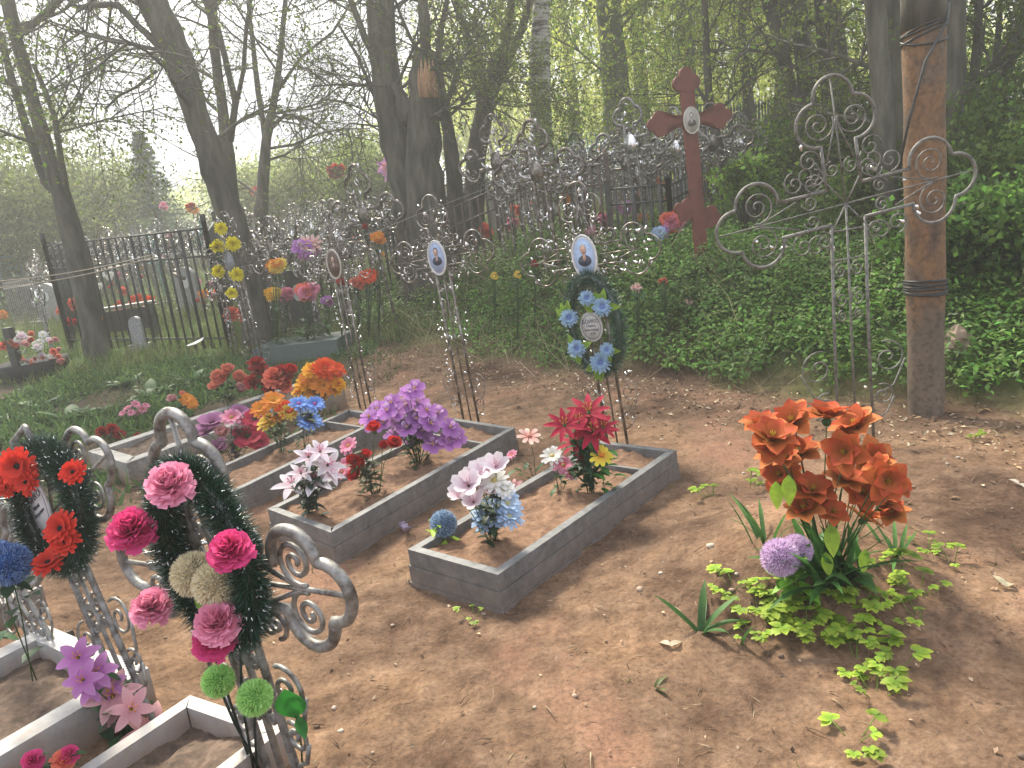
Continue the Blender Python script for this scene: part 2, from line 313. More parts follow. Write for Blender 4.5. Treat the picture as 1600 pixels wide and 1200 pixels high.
def thing(name,loc,label,cat,group=None):
    o=bpy.data.objects.new(name,None); COL.objects.link(o); o.location=loc; o['_o']=tuple(loc); o.empty_display_size=.1
    return tag(o,label,cat,group)
def place(mesh,name,parent,loc,nrm,size,spin=None,label=None):
    "put a copy of a prototype mesh (made about the origin, facing +Z) as a part"
    o=bpy.data.objects.new(name,mesh); COL.objects.link(o)
    q=Vector(nrm).to_track_quat('Z','Y').to_matrix().to_4x4(); sp=random.uniform(0,6.28) if spin is None else spin
    po=Vector(parent.get('_o',(0,0,0))) if parent is not None else Vector((0,0,0))
    o.matrix_basis=Matrix.Translation(Vector(loc)-po)@q@Matrix.Rotation(sp,4,'Z')@Matrix.Diagonal((size,size,size,1))
    if parent is not None: o.parent=parent
    if label: o['label']=label
    return o
# ------------------------------------------------------------------ ground sheet
def axis(lo,a,b,hi,st,grow=1.13):
    xs=list(np.arange(a,b+1e-6,st)); d=st
    while xs[-1]<hi: d*=grow; xs.append(xs[-1]+d)
    d=st
    while xs[0]>lo: d*=grow; xs.insert(0,xs[0]-d)
    return np.array(xs)
gx=axis(-160,-3.2,3.2,160,.02); gy=axis(-30,1.5,6.2,260,.018,1.08)
X,Y=np.meshgrid(gx,gy); Z=terr(X,Y); nx,ny=len(gx),len(gy)
g=MB(); i=np.arange(ny-1)[:,None]*nx; j=np.arange(nx-1)[None]
g.add(np.stack([X,Y,Z],-1),np.stack([i+j,i+j+1,i+nx+j+1,i+nx+j],-1).reshape(-1,4),(.2,.15,.1))
tag(g.build('ground','ground'),kind='structure')
# ------------------------------------------------------------------ grave borders
LD=np.array([.57,.82,0]); LD/=np.linalg.norm(LD); WD=np.array([.82,-.57,0]); WD/=np.linalg.norm(WD)
def grave(A,B,C,ztop,rim,matn,label,divider=None,soil=-.045,planks=2,group='low grave borders',soilm='soil'):
    A,B,C=[np.array([p[0],p[1],0.]) for p in (A,B,C)]; D=A+(C-B); cs=[A,B,C,D]; ctr=sum(cs)/4
    t=thing('grave_border',(ctr[0],ctr[1],0),label,'grave border',group)
    zb=min(hz(p[0],p[1]) for p in cs)-.06
    def side(P,Q,name,zt,zb_,w,mat,off=0,pl=1,sk=0):
        d=_n(Q-P); inn=_n(np.cross([0,0,1],d)); 
        if np.dot(inn,ctr-P)<0: inn=-inn
        mb=MB(); zz=np.linspace(zb_,zt,pl+1)
        for q in range(pl):
            o_=.0055*(pl-1-q) ; a,b=zz[q]+(.0035 if q else 0),zz[q+1]-.0005
            p0=P+d*off; q0=Q-d*off; p1=P+d*(w if not off else off)+inn*w; q1=Q-d*(w if not off else off)+inn*w
            a+=.0004*sk; b+=.0004*sk*(o_>0); p0=p0-inn*o_-d*o_; q0=q0-inn*o_+d*o_
            mb.hexa([p0+[0,0,a],q0+[0,0,a],q1+[0,0,a],p1+[0,0,a],p0+[0,0,b],q0+[0,0,b],q1+[0,0,b],p1+[0,0,b]])
            if q: # recess between the boards
                e=inn*.004; mb.hexa([p0+e+[0,0,a-.004],q0+e+[0,0,a-.004],q1+[0,0,a-.004],p1+[0,0,a-.004],p0+e+[0,0,a],q0+e+[0,0,a],q1+[0,0,a],p1+[0,0,a]])
        return mb.build(name,mat,t,False)
    for sk,(P,Q) in enumerate(((A,B),(B,C),(C,D),(D,A))): side(P,Q,'side_board',ztop,zb,rim,matn,0,planks,sk)
    mb=MB(); n=40; u=np.linspace(0,1,n); wv=np.linspace(0,1,int(n*.5)); U,Vv=np.meshgrid(u,wv)
    e=rim*.9; Lh=np.linalg.norm(C-B); Wh=np.linalg.norm(B-A); uu=(e+U*(Lh-2*e))/Lh; vv=(e+Vv*(Wh-2*e))/Wh
    P=A[None,None]+uu[...,None]*(D-A)+vv[...,None]*(B-A); x,y=P[...,0],P[...,1]
    P[...,2]=ztop+soil+.04*vn(x*5,y*5)+.03*vn(x*17,y*17)+.02*vn(x*45,y*45)
    k=len(wv); i=np.arange(k-1)[:,None]*n; j=np.arange(n-1)[None]
    mb.add(P,np.stack([i+j,i+j+1,i+n+j+1,i+n+j],-1).reshape(-1,4)); mb.build('soil_bed',soilm,t)
    if divider:
        for f in divider:
            P0=A+(D-A)*f; Q0=B+(C-B)*f; d=_n(Q0-P0); mb=MB(); P0=P0+d*rim; Q0=Q0-d*rim; l=_n(D-A)*.022
            z0,z1=ztop-.06,ztop-.006
            mb.hexa([P0+[0,0,z0],Q0+[0,0,z0],Q0+l+[0,0,z0],P0+l+[0,0,z0],P0+[0,0,z1],Q0+[0,0,z1],Q0+l+[0,0,z1],P0+l+[0,0,z1]]); mb.build('cross_board',matn,t,False)
    return t
def gp(px,py,z=.17): return G(px,py,z)
A3,B3,C3=gp(637,858),gp(778,898),gp(1057,703); g3=grave(A3,B3,C3,.17,.042,'board','grey plank grave border nearest the camera, with a blue pompom flower at its near corner',[.79],-.04,3)
A2,B2,C2=gp(418,795),gp(517,832),gp(805,668); g2=grave(A2,B2,C2,.17,.042,'board','grey plank grave border holding white lilies and purple orchids, second from the right',[.8],-.04,3)
B1,C1=gp(362,770),gp(612,648); A1=B1+Vector((-.40,.36,0)); g1=grave(A1,B1,C1,.17,.042,'board','grey plank grave border behind the one with white lilies, blue daisies at its left edge',[.8],-.05,2)
A0,B0=gp(137,705),gp(197,724); C0=Vector(B0)+Vector(tuple(LD))*2.15; g0=grave(A0,B0,C0,.17,.11,'boardlight','wide pale flat rimmed grave border at the left, beyond the tinsel wreaths',None,-.04,1,soilm='humus')
F2D,F2C=gp(297,1086,.12),gp(446,1136,.12); F2B=F2C-Vector(tuple(LD))*1.4; F2A=F2D-Vector(tuple(LD))*1.4
grave(F2A,F2B,F2C,.12,.05,'white','white topped grave border cut off by the bottom edge, behind the green pompoms',None,-.06,1,soilm='humus')
F1C=gp(232,1043,.15); F1B=F1C-Vector(tuple(LD))*1.5; F1A=F1B-Vector(tuple(WD))*.75
grave(F1A,F1B,F1C,.15,.085,'white','wide white topped grave border in the bottom left corner under the pink lilies',None,-.08,1,soilm='humus')
p=gp(66,915,.14); q=p-Vector(tuple(LD))*1.5; grave(q-Vector(tuple(WD))*.6,q,p,.14,.07,'boardlight','pale grave border at the left edge beside the blue pompom',None,-.05,1,soilm='humus')
# rusty edging strip in front of the leftmost border
e0,e1=G(118,1000),G(-160,1118); mb=MB(); d=_n(e1-e0); n_=np.array([-d[1],d[0],0])*.012
mb.hexa([np.array(e0)-n_+[0,0,-.03],np.array(e1)-n_+[0,0,-.03],np.array(e1)+n_+[0,0,-.03],np.array(e0)+n_+[0,0,-.03],np.array(e0)-n_+[0,0,.035],np.array(e1)-n_+[0,0,.035],np.array(e1)+n_+[0,0,.035],np.array(e0)+n_+[0,0,.035]])
tag(mb.build('edging_strip','darkiron',loc=tuple(e0)),'thin rusty metal edging strip lying in the dirt at the lower left','edging strip')
# ------------------------------------------------------------------ forged crosses
def arc(cx,cz,r,a0,a1,n=12): return [(cx+r*math.cos(a),cz+r*math.sin(a)) for a in np.linspace(a0,a1,n)]
def spiral(cx,cz,r,a0,turns,n=26,end=.12):
    t=np.linspace(0,1,n); rr=r*(1-t*(1-end)); a=a0+turns*2*math.pi*t
    return [(cx+q*math.cos(b),cz+q*math.sin(b)) for q,b in zip(rr,a)]
def trefoil_arm(a,s0,s1,R):
    "outline of one arm in (along,across): rail, three lobes, rail back"
    L0=s1; o=np.array([L0+R*1.15,0]); circ=[(np.array([L0+R*.95,R*.92]),R),(np.array([L0+R*2.05,0]),R*.95),(np.array([L0+R*.95,-R*.92]),R)]
    th0=math.atan2(a,(L0)-o[0]); pts=[(s0,a),(s0+(L0-s0)*.5,a),(L0,a)]
    for th in np.linspace(th0,-th0,64):
        d=np.array([math.cos(th),math.sin(th)]); best=.02
        for c,r in circ:
            q=c-o; b=d@q; dd=r*r-q@q+b*b
            if dd>0: best=max(best,b+math.sqrt(dd))
        if abs(th)>2.75: best=min(best,max(.02,a/abs(math.sin(th))*1.0))
        pts.append(tuple(o+d*best))
    pts+=[(L0,-a),(s0+(L0-s0)*.5,-a),(s0,-a)]
    return pts,o
def cross(base,center,sc,label,style,top=1.,bend=0.,legs='plain',yaw=0.,rr=.010,front=None,density=1,sqtop=False):
    """forged metal cross. local frame: X across, Z up along base->center, origin at the crossing"""
    base=np.array(tuple(base)); ctr=np.array(tuple(center)); U=_n(ctr-base); Wd=np.array(front if front is not None else WD,float)
    c,s=math.cos(yaw),math.sin(yaw); Wd=np.array([Wd[0]*c-Wd[1]*s,Wd[0]*s+Wd[1]*c,0]); X_=_n(Wd-U*np.dot(Wd,U)); Yn=np.cross(U,X_)
    c,s=math.cos(bend),math.sin(bend); Xh=X_*c+U*s; Uh=U*c-X_*s
    t=thing('grave_cross',tuple(base),label,'grave cross','forged metal grave crosses')
    Hd=np.linalg.norm(ctr-base)
    def w3(p,y=0,head=True): return ctr+(Xh if head else X_)*p[0]*sc+(Uh if head else U)*p[1]*sc+Yn*y*sc
    a=.095; mats=[style,'bright']
    fr=MB()
    for ang,s1,R in ((0,.37,.118),(math.pi/2,.33*top,.112),(math.pi,.37,.118)):
        pts,o=trefoil_arm(a,a,s1,R); ca,sa=math.cos(ang),math.sin(ang)
        if sqtop and 1<ang<2: pts=[(a+(.34)*k/30,a*(1.0+.12*(k%2))) for k in range(31)]+[(.445,a),(.445,-a)]+[(a+.34*(1-k/30),-a*(1.0+.12*(k%2))) for k in range(31)]
        fr.tube([w3((u*ca-v*sa,u*sa+v*ca)) for u,v in pts],rr*sc*(.62 if style=='darkiron' else 1.05),8,m=0,)
    fr.build('frame',mats,t)
    sw=MB(); rs=rr*sc*(.34 if style=='darkiron' else .5)
    def sp(pts,y=0,head=True,r=None): sw.tube([w3(p,y,head) for p in pts],r or rs,6,cap=True)
    for ang,s1,R in ((0,.37,.118),(math.pi/2,.33*top,.112),(math.pi,.37,.118)):
        if sqtop and 1<ang<2: continue
        ca,sa=math.cos(ang),math.sin(ang); rot=lambda L_:[(u*ca-v*sa,u*sa+v*ca) for u,v in L_]
        sp(rot([(0,0),(s1+R*2.9,0)]))
        for sg in (1,-1):
            pts=[(s1+R*.95+u,sg*(R*.86+v)) for u,v in spiral(0,0,R*.78,-math.pi*.4,-1.9,34)]; sp(rot(pts))
            sp(rot([(s1+R*1.05,0),(s1-.10,sg*a*.8)]))
        for sg in (1,-1):        # pairs of small scrolls along the rails
            sp(rot([(a+.10+u,sg*(.052+v)) for u,v in spiral(0,0,.045,0,1.6*sg,22)]))
            sp(rot([(a+.17+u,sg*(a+.075+v)) for u,v in spiral(0,0,.062,-math.pi/2*sg,1.5*sg,24)]))
            sp(rot([(a+.05+u,sg*(a+.075+v)) for u,v in spiral(0,0,.05,-math.pi/2*sg,-1.5*sg,22)]))
    for sx in (1,-1):
        for sz in (1,-1):        # corner scrolls and rays
            sp([(sx*(a+.085+u),sz*(a+.10+v)) for u,v in spiral(0,0,.075,math.pi*.75,1.4,26)],.02)
            sp([(0,0),(sx*.12,sz*.17)])
    low=-Hd/sc
    for f,r in ((-.36,.045),(-.52,.055),(-.62,.036)):
        for sx in (1,-1): sp([(sx*(.048+0*u)+sx*u*.8,f+v) for u,v in spiral(0,0,r,math.pi/2,1.6*sx,24)],0,False)
    for f,r in ((low+.52,.105),(low+.30,.07)):
        for sx in (1,-1):
            sp([(sx*(.10+r+u*sx),f+v) for u,v in spiral(0,0,r,math.pi*.6 if sx>0 else math.pi*.4,-1.5*sx,28)],0,False)
            sp([(sx*(.10+2*r-.004),f-.02),(sx*(.10+r*1.3),f-r*1.6),(sx*.10,f-r*2.2)],0,False)
    for z_ in (-.14,-.30): sp([(-.1,z_),(.1,z_)],0,False)
    # bright leaf shaped bits added to stand in for sun glints on the rods
    for _ in range(int(34*density)):
        hd=random.random()<.6
        if hd:
            an=random.choice([0,math.pi/2,math.pi]); u=random.uniform(.1,.62); v=random.choice([-1,1])*random.uniform(.03,.2); p0=(u*math.cos(an)-v*math.sin(an),u*math.sin(an)+v*math.cos(an))
        else: p0=(random.choice([-1,1])*random.uniform(.05,.22),random.uniform(low+.15,-.2))
        q=random.uniform(0,6.28); l=random.uniform(.02,.055)
        sw.tube([w3((p0[0]+l*k*math.cos(q+.5*k),p0[1]+l*k*math.sin(q+.5*k)),.01*k,hd) for k in (0,.5,1)],[.002*sc,.013*sc,.003*sc],5,m=1)
    sw.build('scrollwork',mats,t)
    for sx in (-1,1):
        lg=MB(); zz=np.linspace(0,1,2); z0=w3((sx*a,-a),0,True); z1=w3((sx*(a+.012),low-.08),0,False)
        if legs=='ribbed':
            L_=np.linalg.norm(z1-z0); n=int(L_/(.0085)); 
            P=[z0+(z1-z0)*k/(n*2) for k in range(n*2+1)]; rad=[(.0135 if k%2 else .0095)*sc/.72 for k in range(n*2+1)]; lg.tube(P,rad,8)
        else: lg.tube([z0,w3((sx*(a+.004),low*.5),0,False),z1],rr*sc*1.05,8)
        lg.build('leg',mats,t)
    md=MB(); md.tube([w3((0,0)),w3((0,low*.5),0,False),w3((0,low-.05),0,False)],rr*sc*.7,6); md.build('middle_rod',mats,t)
    return t,dict(ctr=ctr,X=X_,U=U,Y=Yn,sc=sc,w3=w3,front=-np.array(Yn) if np.dot(Yn,[0,1,0])>0 else np.array(Yn))
def oval(w,h,n=36): return [(w/2*math.cos(a),h/2*math.sin(a)) for a in np.arange(n)*2*math.pi/n]
def text(body,size,O,X,Z,parent,name='lettering',col='paint',rgb=(.05,.05,.06),ext=.0006):
    cu=bpy.data.curves.new('t','FONT'); cu.body=body; cu.size=size; cu.align_x='CENTER'; cu.align_y='CENTER'; cu.extrude=ext; cu.resolution_u=2
    to=bpy.data.objects.new('t',cu); COL.objects.link(to); bpy.context.view_layer.update()
    me=bpy.data.meshes.new_from_object(to.evaluated_get(bpy.context.evaluated_depsgraph_get())); bpy.data.objects.remove(to); me.name=name
    at=me.color_attributes.new('Col','FLOAT_COLOR','POINT'); at.data.foreach_set('color',np.tile([*rgb,1],(len(me.vertices),1)).astype(np.float32).ravel())
    me.materials.clear(); me.materials.append(MT[col]); o=bpy.data.objects.new(name,me); COL.objects.link(o)
    X,Z=Vector(X),Vector(Z); Nn=X.cross(Z); po=Vector(parent.get('_o',(0,0,0)))
    m=Matrix.Identity(4)
    for r in range(3): m[r][0],m[r][1],m[r][2],m[r][3]=X[r],Z[r],Nn[r],O[r]-po[r]
    o.parent=parent; o.matrix_basis=m; return o
def photo_plaque(O,X,U,fr,w,h,label,bgc,hair,skin,shirt,frame=(.7,.7,.68),caption=True):
    "oval enamel photo: raised rim, background, head and shoulders"
    X,U,fr=[np.array(v,float) for v in (X,U,fr)]; O=np.array(tuple(O))
    if np.dot(np.cross(X,U),fr)<0: X=-X
    t=thing('photo_plaque',tuple(O),label,'photo plaque')
    mb=MB(); mb.prism(oval(w,h),.008,O,X,U,frame)
    ring=[O+X*w*.49*math.cos(a)+U*h*.49*math.sin(a)+fr*.005 for a in np.linspace(0,2*math.pi,41)]; mb.tube(ring,w*.03,6,frame,cap=False); mb.build('enamel_base','paint',t)
    p=MB(); f1=O+fr*.0052; p.prism(oval(w*.84,h*.86),.001,f1,X,U,bgc); po=p.build('portrait','paint',t); po['_o']=t['_o']
    hd=O+fr*.0064+U*h*.13; q=MB()
    sh=[(w*.27*math.cos(a),-h*.18+h*.15*math.sin(a)*(1 if math.sin(a)>0 else .75)) for a in np.arange(28)*2*math.pi/28]
    q.prism(sh,.001,O+fr*.0064+U*h*.07,X,U,shirt)
    q.prism([(w*.055*math.cos(a),-h*.09+h*.09*math.sin(a)) for a in np.arange(14)*2*math.pi/14],.001,O+fr*.0073+U*h*.08,X,U,tuple(c*.9 for c in skin))
    q.prism([(w*.125*math.cos(a),h*.025+h*.115*math.sin(a)) for a in np.arange(24)*2*math.pi/24],.001,O+fr*.0078+U*h*.16,X,U,hair)
    q.prism([(w*.105*math.cos(a),h*.10*math.sin(a)) for a in np.arange(24)*2*math.pi/24],.001,O+fr*.0088+U*h*.155,X,U,skin)
    for sx in (-1,1): q.prism(oval(w*.035,h*.01,10),.0008,O+fr*.0095+U*h*.165+X*sx*w*.045,X,U,(.08,.05,.04))
    q.prism(oval(w*.06,h*.01,10),.0008,O+fr*.0095+U*h*.105,X,U,(.35,.12,.1)); q.prism(oval(w*.02,h*.035,10),.0008,O+fr*.0095+U*h*.14,X,U,tuple(c*.85 for c in skin))
    q.build('figure','paint',po)
    return t
BASE={'C0':G(412,602),'C1':G(572,640),'C2':G(738,668),'C3':G(965,694)}
c3,k3=cross(BASE['C3'],Pd(917,400,BASE['C3'].y+.03),.68,'forged metal cross with a photo oval and blue flower wreath behind the nearest grave','darkiron',rr=.014,density=4)
c2,k2=cross(BASE['C2'],Pd(687,402,BASE['C2'].y+.03),.68,'forged metal cross behind the purple orchids, with a blue photo oval and no wreath','darkiron',rr=.014,density=4)
c1,k1=cross(BASE['C1'],Pd(526,412,BASE['C1'].y+.03),.68,'forged metal cross carrying a brown photo oval in a cream rim','darkiron',rr=.014,density=4)
c0,k0=cross(BASE['C0'],Pd(366,408,BASE['C0'].y+.05),.78,'forged metal cross with yellow flowers and a grey oval plaque by the black fence','darkiron',rr=.014,density=2.2)
CRb=Vector((1.98,4.22,hz(1.98,4.22))); cr,kr=cross(CRb,Pd(1322,318,4.16),1.0,'large leaning silver grey forged cross in front of the rusty pole','greyiron',1.,R_(5),front=(.985,.03,0),density=.4,rr=.0088)
FAb=G(452,1238); fa,ka=cross(FAb,Pd(345,900,1.95),.72,'silver forged cross closest to the camera under the pink carnation wreath','iron',1.,0,'ribbed',rr=.021,density=.1)
FBb=G(228,1140); fb,kb=cross(FBb,Pd(82,800,2.62),.72,'ribbed silver cross with a dark wreath of red gerberas at the left','iron',.9,0,'ribbed',rr=.016,density=.1,sqtop=True)
FCb=G(92,1050); fc,kc=cross(FCb,Pd(-8,868,3.05),.72,'silver cross with a blue pompom at the left edge of the picture','iron',1.,0,'ribbed',rr=.014,density=.2)
# flat squared top piece above the red gerbera wreath
photo_plaque(k3['ctr']+k3['front']*.03,k3['X'],k3['U'],k3['front'],.172,.27,'white rimmed oval photo of a person in dark collar on the wreathed cross',(.42,.55,.75),(.45,.42,.38),(.62,.38,.28),(.05,.06,.09))
photo_plaque(k2['ctr']+k2['front']*.03,k2['X'],k2['U'],k2['front'],.165,.255,'white rimmed oval photo with pale blue background, on the cross behind the purple orchids',(.36,.44,.62),(.08,.06,.05),(.58,.38,.28),(.03,.04,.07))
photo_plaque(k1['ctr']+k1['front']*.03,k1['X'],k1['U'],k1['front'],.17,.26,'cream rimmed oval photo with dark brown background on a forged cross',(.10,.06,.04),(.04,.025,.02),(.5,.32,.24),(.12,.08,.06),(.55,.5,.43))
def name_plaque(O,X,U,fr,w,h,label,lines,col=(.5,.5,.47)):
    X,U,fr=[np.array(v,float) for v in (X,U,fr)]
    if np.dot(np.cross(X,U),fr)<0: X=-X
    O=np.array(tuple(O)); t=thing('name_plaque',tuple(O),label,'name plaque'); mb=MB(); mb.prism(oval(w,h,40),.008,O,X,U,col)
    mb.tube([O+X*w*.42*math.cos(a)+U*h*.42*math.sin(a)+fr*.0042 for a in np.linspace(0,2*math.pi,41)],.0011,5,(.06,.06,.06),cap=False)
    mb.tube([O+X*w*.495*math.cos(a)+U*h*.495*math.sin(a)+fr*.002 for a in np.linspace(0,2*math.pi,41)],.004,6,col,cap=False); mb.build('plate','paint',t)
    for s_,dy,sz in lines: text(s_,sz,O+U*dy+fr*.005,X,U,t)
    return t
wc3=Pd(930,508,k3['ctr'][1]-.02)
name_plaque(Vector(wc3)+Vector(k3['front'])*.05,k3['X'],k3['U'],k3['front'],.155,.185,'grey oval name plaque inside the blue flower wreath',[('БОЙКО',.034,.034),('Павел',.006,.022),('Александр',-.019,.02),('1919',-.045,.024)])
wcb=Pd(78,790,2.62)
name_plaque(Vector(wcb)+Vector(kb['front'])*.05+Vector(kb['X'])*.03,kb['X'],kb['U'],kb['front'],.17,.23,'pale grey oval name plaque inside the red gerbera wreath',[('БОЙКО',.032,.036),('Иван',.0,.022),('Петрович',-.026,.02)],(.55,.53,.52))
wc0=Pd(364,408,k0['ctr'][1]-.02)
name_plaque(Vector(wc0)+Vector(k0['front'])*.04,k0['X'],k0['U'],k0['front'],.15,.2,'plain dark grey oval plaque among yellow flowers on the cross by the fence',[],(.22,.23,.24))
# ------------------------------------------------------------------ red orthodox cross
rb=Vector((*G(1098,420)[:2],0)); rb=Pd(1098,418,7.6); rb.z=hz(rb.x,rb.y); rc_=np.array(rb); rt=np.array(Pd(1069,97,7.62)); Uc=_n(rt-rc_); Xc=_n(np.array([.985,.17,0])-Uc*np.dot([.985,.17,0],Uc)); Yc=np.cross(Uc,Xc); Lc=np.linalg.norm(rt-rc_)
tr=thing('orthodox_cross',tuple(rc_),'dark red painted cross with rounded trefoil ends and an oval photo on the green bank','grave cross')
def lobed(L0,a,R):
    pts,o=trefoil_arm(a,0,L0,R); return pts
def bar(P,dx,dz,la,lb,a,R,name,th,off):
    pts1=lobed(la,a,R); pts2=lobed(lb,a,R); out=[(u,v) for u,v in pts1]+[(-u,-v) for u,v in pts2]
    mb=MB(); mb.prism(out,th,np.array(P)+Yc*off,dx,dz); return mb.build(name,'red',tr,False)
a_=.064
up=[(u,v) for u,v in lobed(Lc-.255,a_,.07)]
mb=MB(); mb.prism([(-v,u) for u,v in up]+[(-a_,-.1),(a_,-.1)][::-1],.05,rc_,Xc,Uc); mb.build('upright','red',tr,False)
zc=rc_+Uc*(Lc*.733)
def prism_bar(P,Xd,Zd,half,a,R,name,th,off):
    p1=lobed(half-R*2.9,a,R); out=[(u,v) for u,v in p1]+[(-u,-v) for u,v in p1]
    mb=MB(); mb.prism(out,th,P+Yc*off,Xd,Zd); return mb.build(name,'red',tr,False)
prism_bar(zc,Xc,Uc,.43,.058,.063,'cross_arm',.036,-.0035)
lo_=rc_+Uc*(Lc*.285); sl_=R_(-22); Xs=Xc*math.cos(sl_)+Uc*math.sin(sl_); Us=Uc*math.cos(sl_)-Xc*math.sin(sl_)
prism_bar(lo_,Xs,Us,.25,.056,.06,'slanted_footrest',.036,-.004)
photo_plaque(zc-Yc*.045-Uc*.01,Xc,Uc,-Yc,.165,.25,'cream oval black and white photo on the dark red cross',(.42,.40,.34),(.10,.09,.08),(.5,.47,.4),(.12,.11,.09),(.6,.58,.5))
# ------------------------------------------------------------------ pole
pb=G(1447,646); pt=Pd(1443,0,4.72); axisv=Vector(_n(np.array(pt-pb))); 
tp=thing('utility_pole',tuple(pb),'thick rusty brown pole bound with dark wire, standing behind the big silver cross','pole')
mb=MB(); zs=np.linspace(-.2,6.2,60); ths=24; P=[np.array(pb)+np.array(axisv)*z for z in zs]; rad=[.102+.012*min(1,max(0,z)/1.2)+.003*math.sin(z*9)+.002*random.random() for z in zs]
mb.tube(P,rad,24); mb.build('post','pole',tp)
mb=MB()
for z0,k,sp_,tl in ((.80,7,.013,.10),(2.30,4,.022,.5)):
    for q in range(k):
        ph=random.random()*6; mb.tube([np.array(pb)+np.array(axisv)*(z0+q*sp_+.02*tl*math.sin(a+ph)*4)+np.array([math.cos(a)*.121,math.sin(a)*.121,0]) for a in np.linspace(0,2*math.pi,33)],.007,5,cap=False)
mb.build('wire_binding','black',tp)
mb=MB(); mb.tube([np.array(pb)+np.array(axisv)*z for z in np.linspace(2.36,4.6,16)],[.122+.006*random.random() for _ in range(16)],20); mb.build('dark_wrapping','bark',tp)
mb=MB(); a0=np.array(pb)+np.array(axisv)*2.36
mb.tube([a0+[.135,-.02,.12],a0+[.05,-.15,.0],a0+[-.08,-.16,-.2],a0+[-.15,-.12,-.5],a0+[-.17,-.05,-.75]],.008,6); mb.build('loose_wire','black',tp)
# ------------------------------------------------------------------ trees
def grow(br,tw,lf,P,D,L_,r,lvl,maxl,droop,spread,leafn):
    n=4 if lvl<2 else 3; pts=[np.array(P)]; d=_n(D)
    for k in range(n):
        d=_n(d+rng.normal(size=3)*(.13 if lvl==0 else .2)+np.array([0,0,-droop*(k+1)/n*.5 if lvl>0 else .05])); pts.append(pts[-1]+d*L_/n)
    rad=np.linspace(r,r*.35,n+1)
    (br if lvl<2 else tw).tube(pts,rad,6 if lvl==0 else (4 if lvl==1 else 3),cap=False)
    if lvl>=maxl:
        for p in pts[1:]:
            for _ in range(leafn): lf.append(p+rng.normal(size=3)*.03)
        return
    nb=(8,6,4)[min(lvl,2)]
    for q in range(nb):
        f=.2+.8*(q+random.random())/nb; i=min(int(f*n),n-1); p=pts[i]+(pts[i+1]-pts[i])*(f*n-i)
        dd=_n(pts[i+1]-pts[i]); r3=rng.normal(size=3); r3-=dd*np.dot(r3,dd); dv=_n(dd*.75+_n(r3)*spread)
        grow(br,tw,lf,p,dv,L_*random.uniform(.42,.68),r*.5,lvl+1,maxl,droop,spread,leafn)
def tree(name,label,limbs,depth,bark='bark',leafcol=(.12,.17,.03),branches=9,blen=1.6,droop=.1,leafn=2,leafs=.05,maxl=2,group='bare leaning trees',above=3.5,strands=0,cat='tree',low=.35):
    "limbs: pixel polylines (px,py,width px), first point lowest; each limb also goes on above the picture"
    x0,y0,w0=limbs[0][0]; b=Pd(x0,y0,depth); gz=hz(b.x,b.y)
    root=(b.x,b.y,gz); t=thing(name,root,label,cat,group); tk=MB(); br=MB(); tw=MB(); lf=[]
    for li,limb in enumerate(limbs):
        dd=depth+(0 if li==0 else random.uniform(-.25,.25)); P=[];Rd=[]
        for q,(x,y,w) in enumerate(limb):
            p=Pd(x,y,depth if q==0 else depth+(dd-depth)*min(1,q/2)); P.append(np.array(p)); Rd.append(w/2/F*depth)
        if li==0:
            dn=_n(P[0]-P[1]); ext=max(0,P[0][2]-gz); foot=P[0]+np.array([dn[0]*ext*.4,dn[1]*.2*ext,-ext-.12]); P.insert(0,foot); Rd.insert(0,Rd[0]*1.35)
            if ext>.5: P.insert(1,P[1]+(foot-P[1])*.35); Rd.insert(1,Rd[1]*1.04)
        if limb[-1][1]<30:
            d=_n(P[-1]-P[-2]); 
            for q in range(4): P.append(P[-1]+_n(d+np.array([0,0,.2])+rng.normal(size=3)*.1)*above/4); Rd.append(Rd[-1]*.75)
        # smooth + wobble
        PP=[];RR=[]
        for q in range(len(P)-1):
            for f in (0,.33,.66): PP.append(P[q]*(1-f)+P[q+1]*f+rng.normal(size=3)*Rd[q]*.05); RR.append((Rd[q]*(1-f)+Rd[q+1]*f)*(1+.05*rng.normal()))
        PP.append(P[-1]);RR.append(Rd[-1]); tk.tube(PP,RR,14 if Rd[0]>.1 else 9,cap=True)
        tot=len(PP); nb=max(3,int(branches*1.5/len(limbs)))
        for q in range(nb):
            i=int(tot*(low+(.97-low)*(q+random.random())/nb)); i=min(max(i,1),tot-2); d=_n(PP[i+1]-PP[i]); r3=rng.normal(size=3); r3-=d*np.dot(r3,d)
            grow(br,tw,lf,PP[i],_n(d*.45+_n(r3)),blen*random.uniform(.6,1.2),min(RR[i]*.42,.03),0,maxl,droop,.8,leafn)
    tk.build('trunk',bark,t)
    if br.V: br.build('branches',bark if bark!='birch' else 'bark',t)
    if tw.V: tw.build('twigs','bark',t)
    if lf and leafs:
        A=np.array(lf); m=MB(); n=len(A); m.leaves(A+rng.normal(size=(n,3))*.02,rng.normal(size=(n,3))+[0,0,.4],leafs*(.6+.8*rng.random(n)),jcol(leafcol,n,.25,.1)); m.build('crown','treeleaf',t)
    return t
tree('tree','leaning tree with three thin trunks rising from one base at the far left',[[(140,490,34),(118,390,33),(95,300,28),(72,230,20),(50,150,18),(26,60,18),(12,0,18)],[(95,300,20),(72,285,15),(38,188,11),(15,112,10),(0,50,9)],[(105,310,12),(95,250,9),(86,185,8),(68,135,7),(52,100,6)],[(38,50,11),(60,30,10),(98,-5,9)]],11,branches=14,blen=1.5,leafn=1)
tree('tree','stout tree leaning left with a bare arching branch, behind the black fence corner',[[(378,400,44),(364,345,40),(345,300,37),(330,250,36),(306,175,37),(283,100,38),(262,50,40),(237,0,42)],[(262,88,12),(235,58,11),(210,35,9),(185,8,10),(150,8,8),(120,12,7),(105,-4,6)],[(245,110,5),(215,135,4),(185,150,4),(165,170,3)]],10,branches=16,blen=1.7,droop=.25,leafn=1)
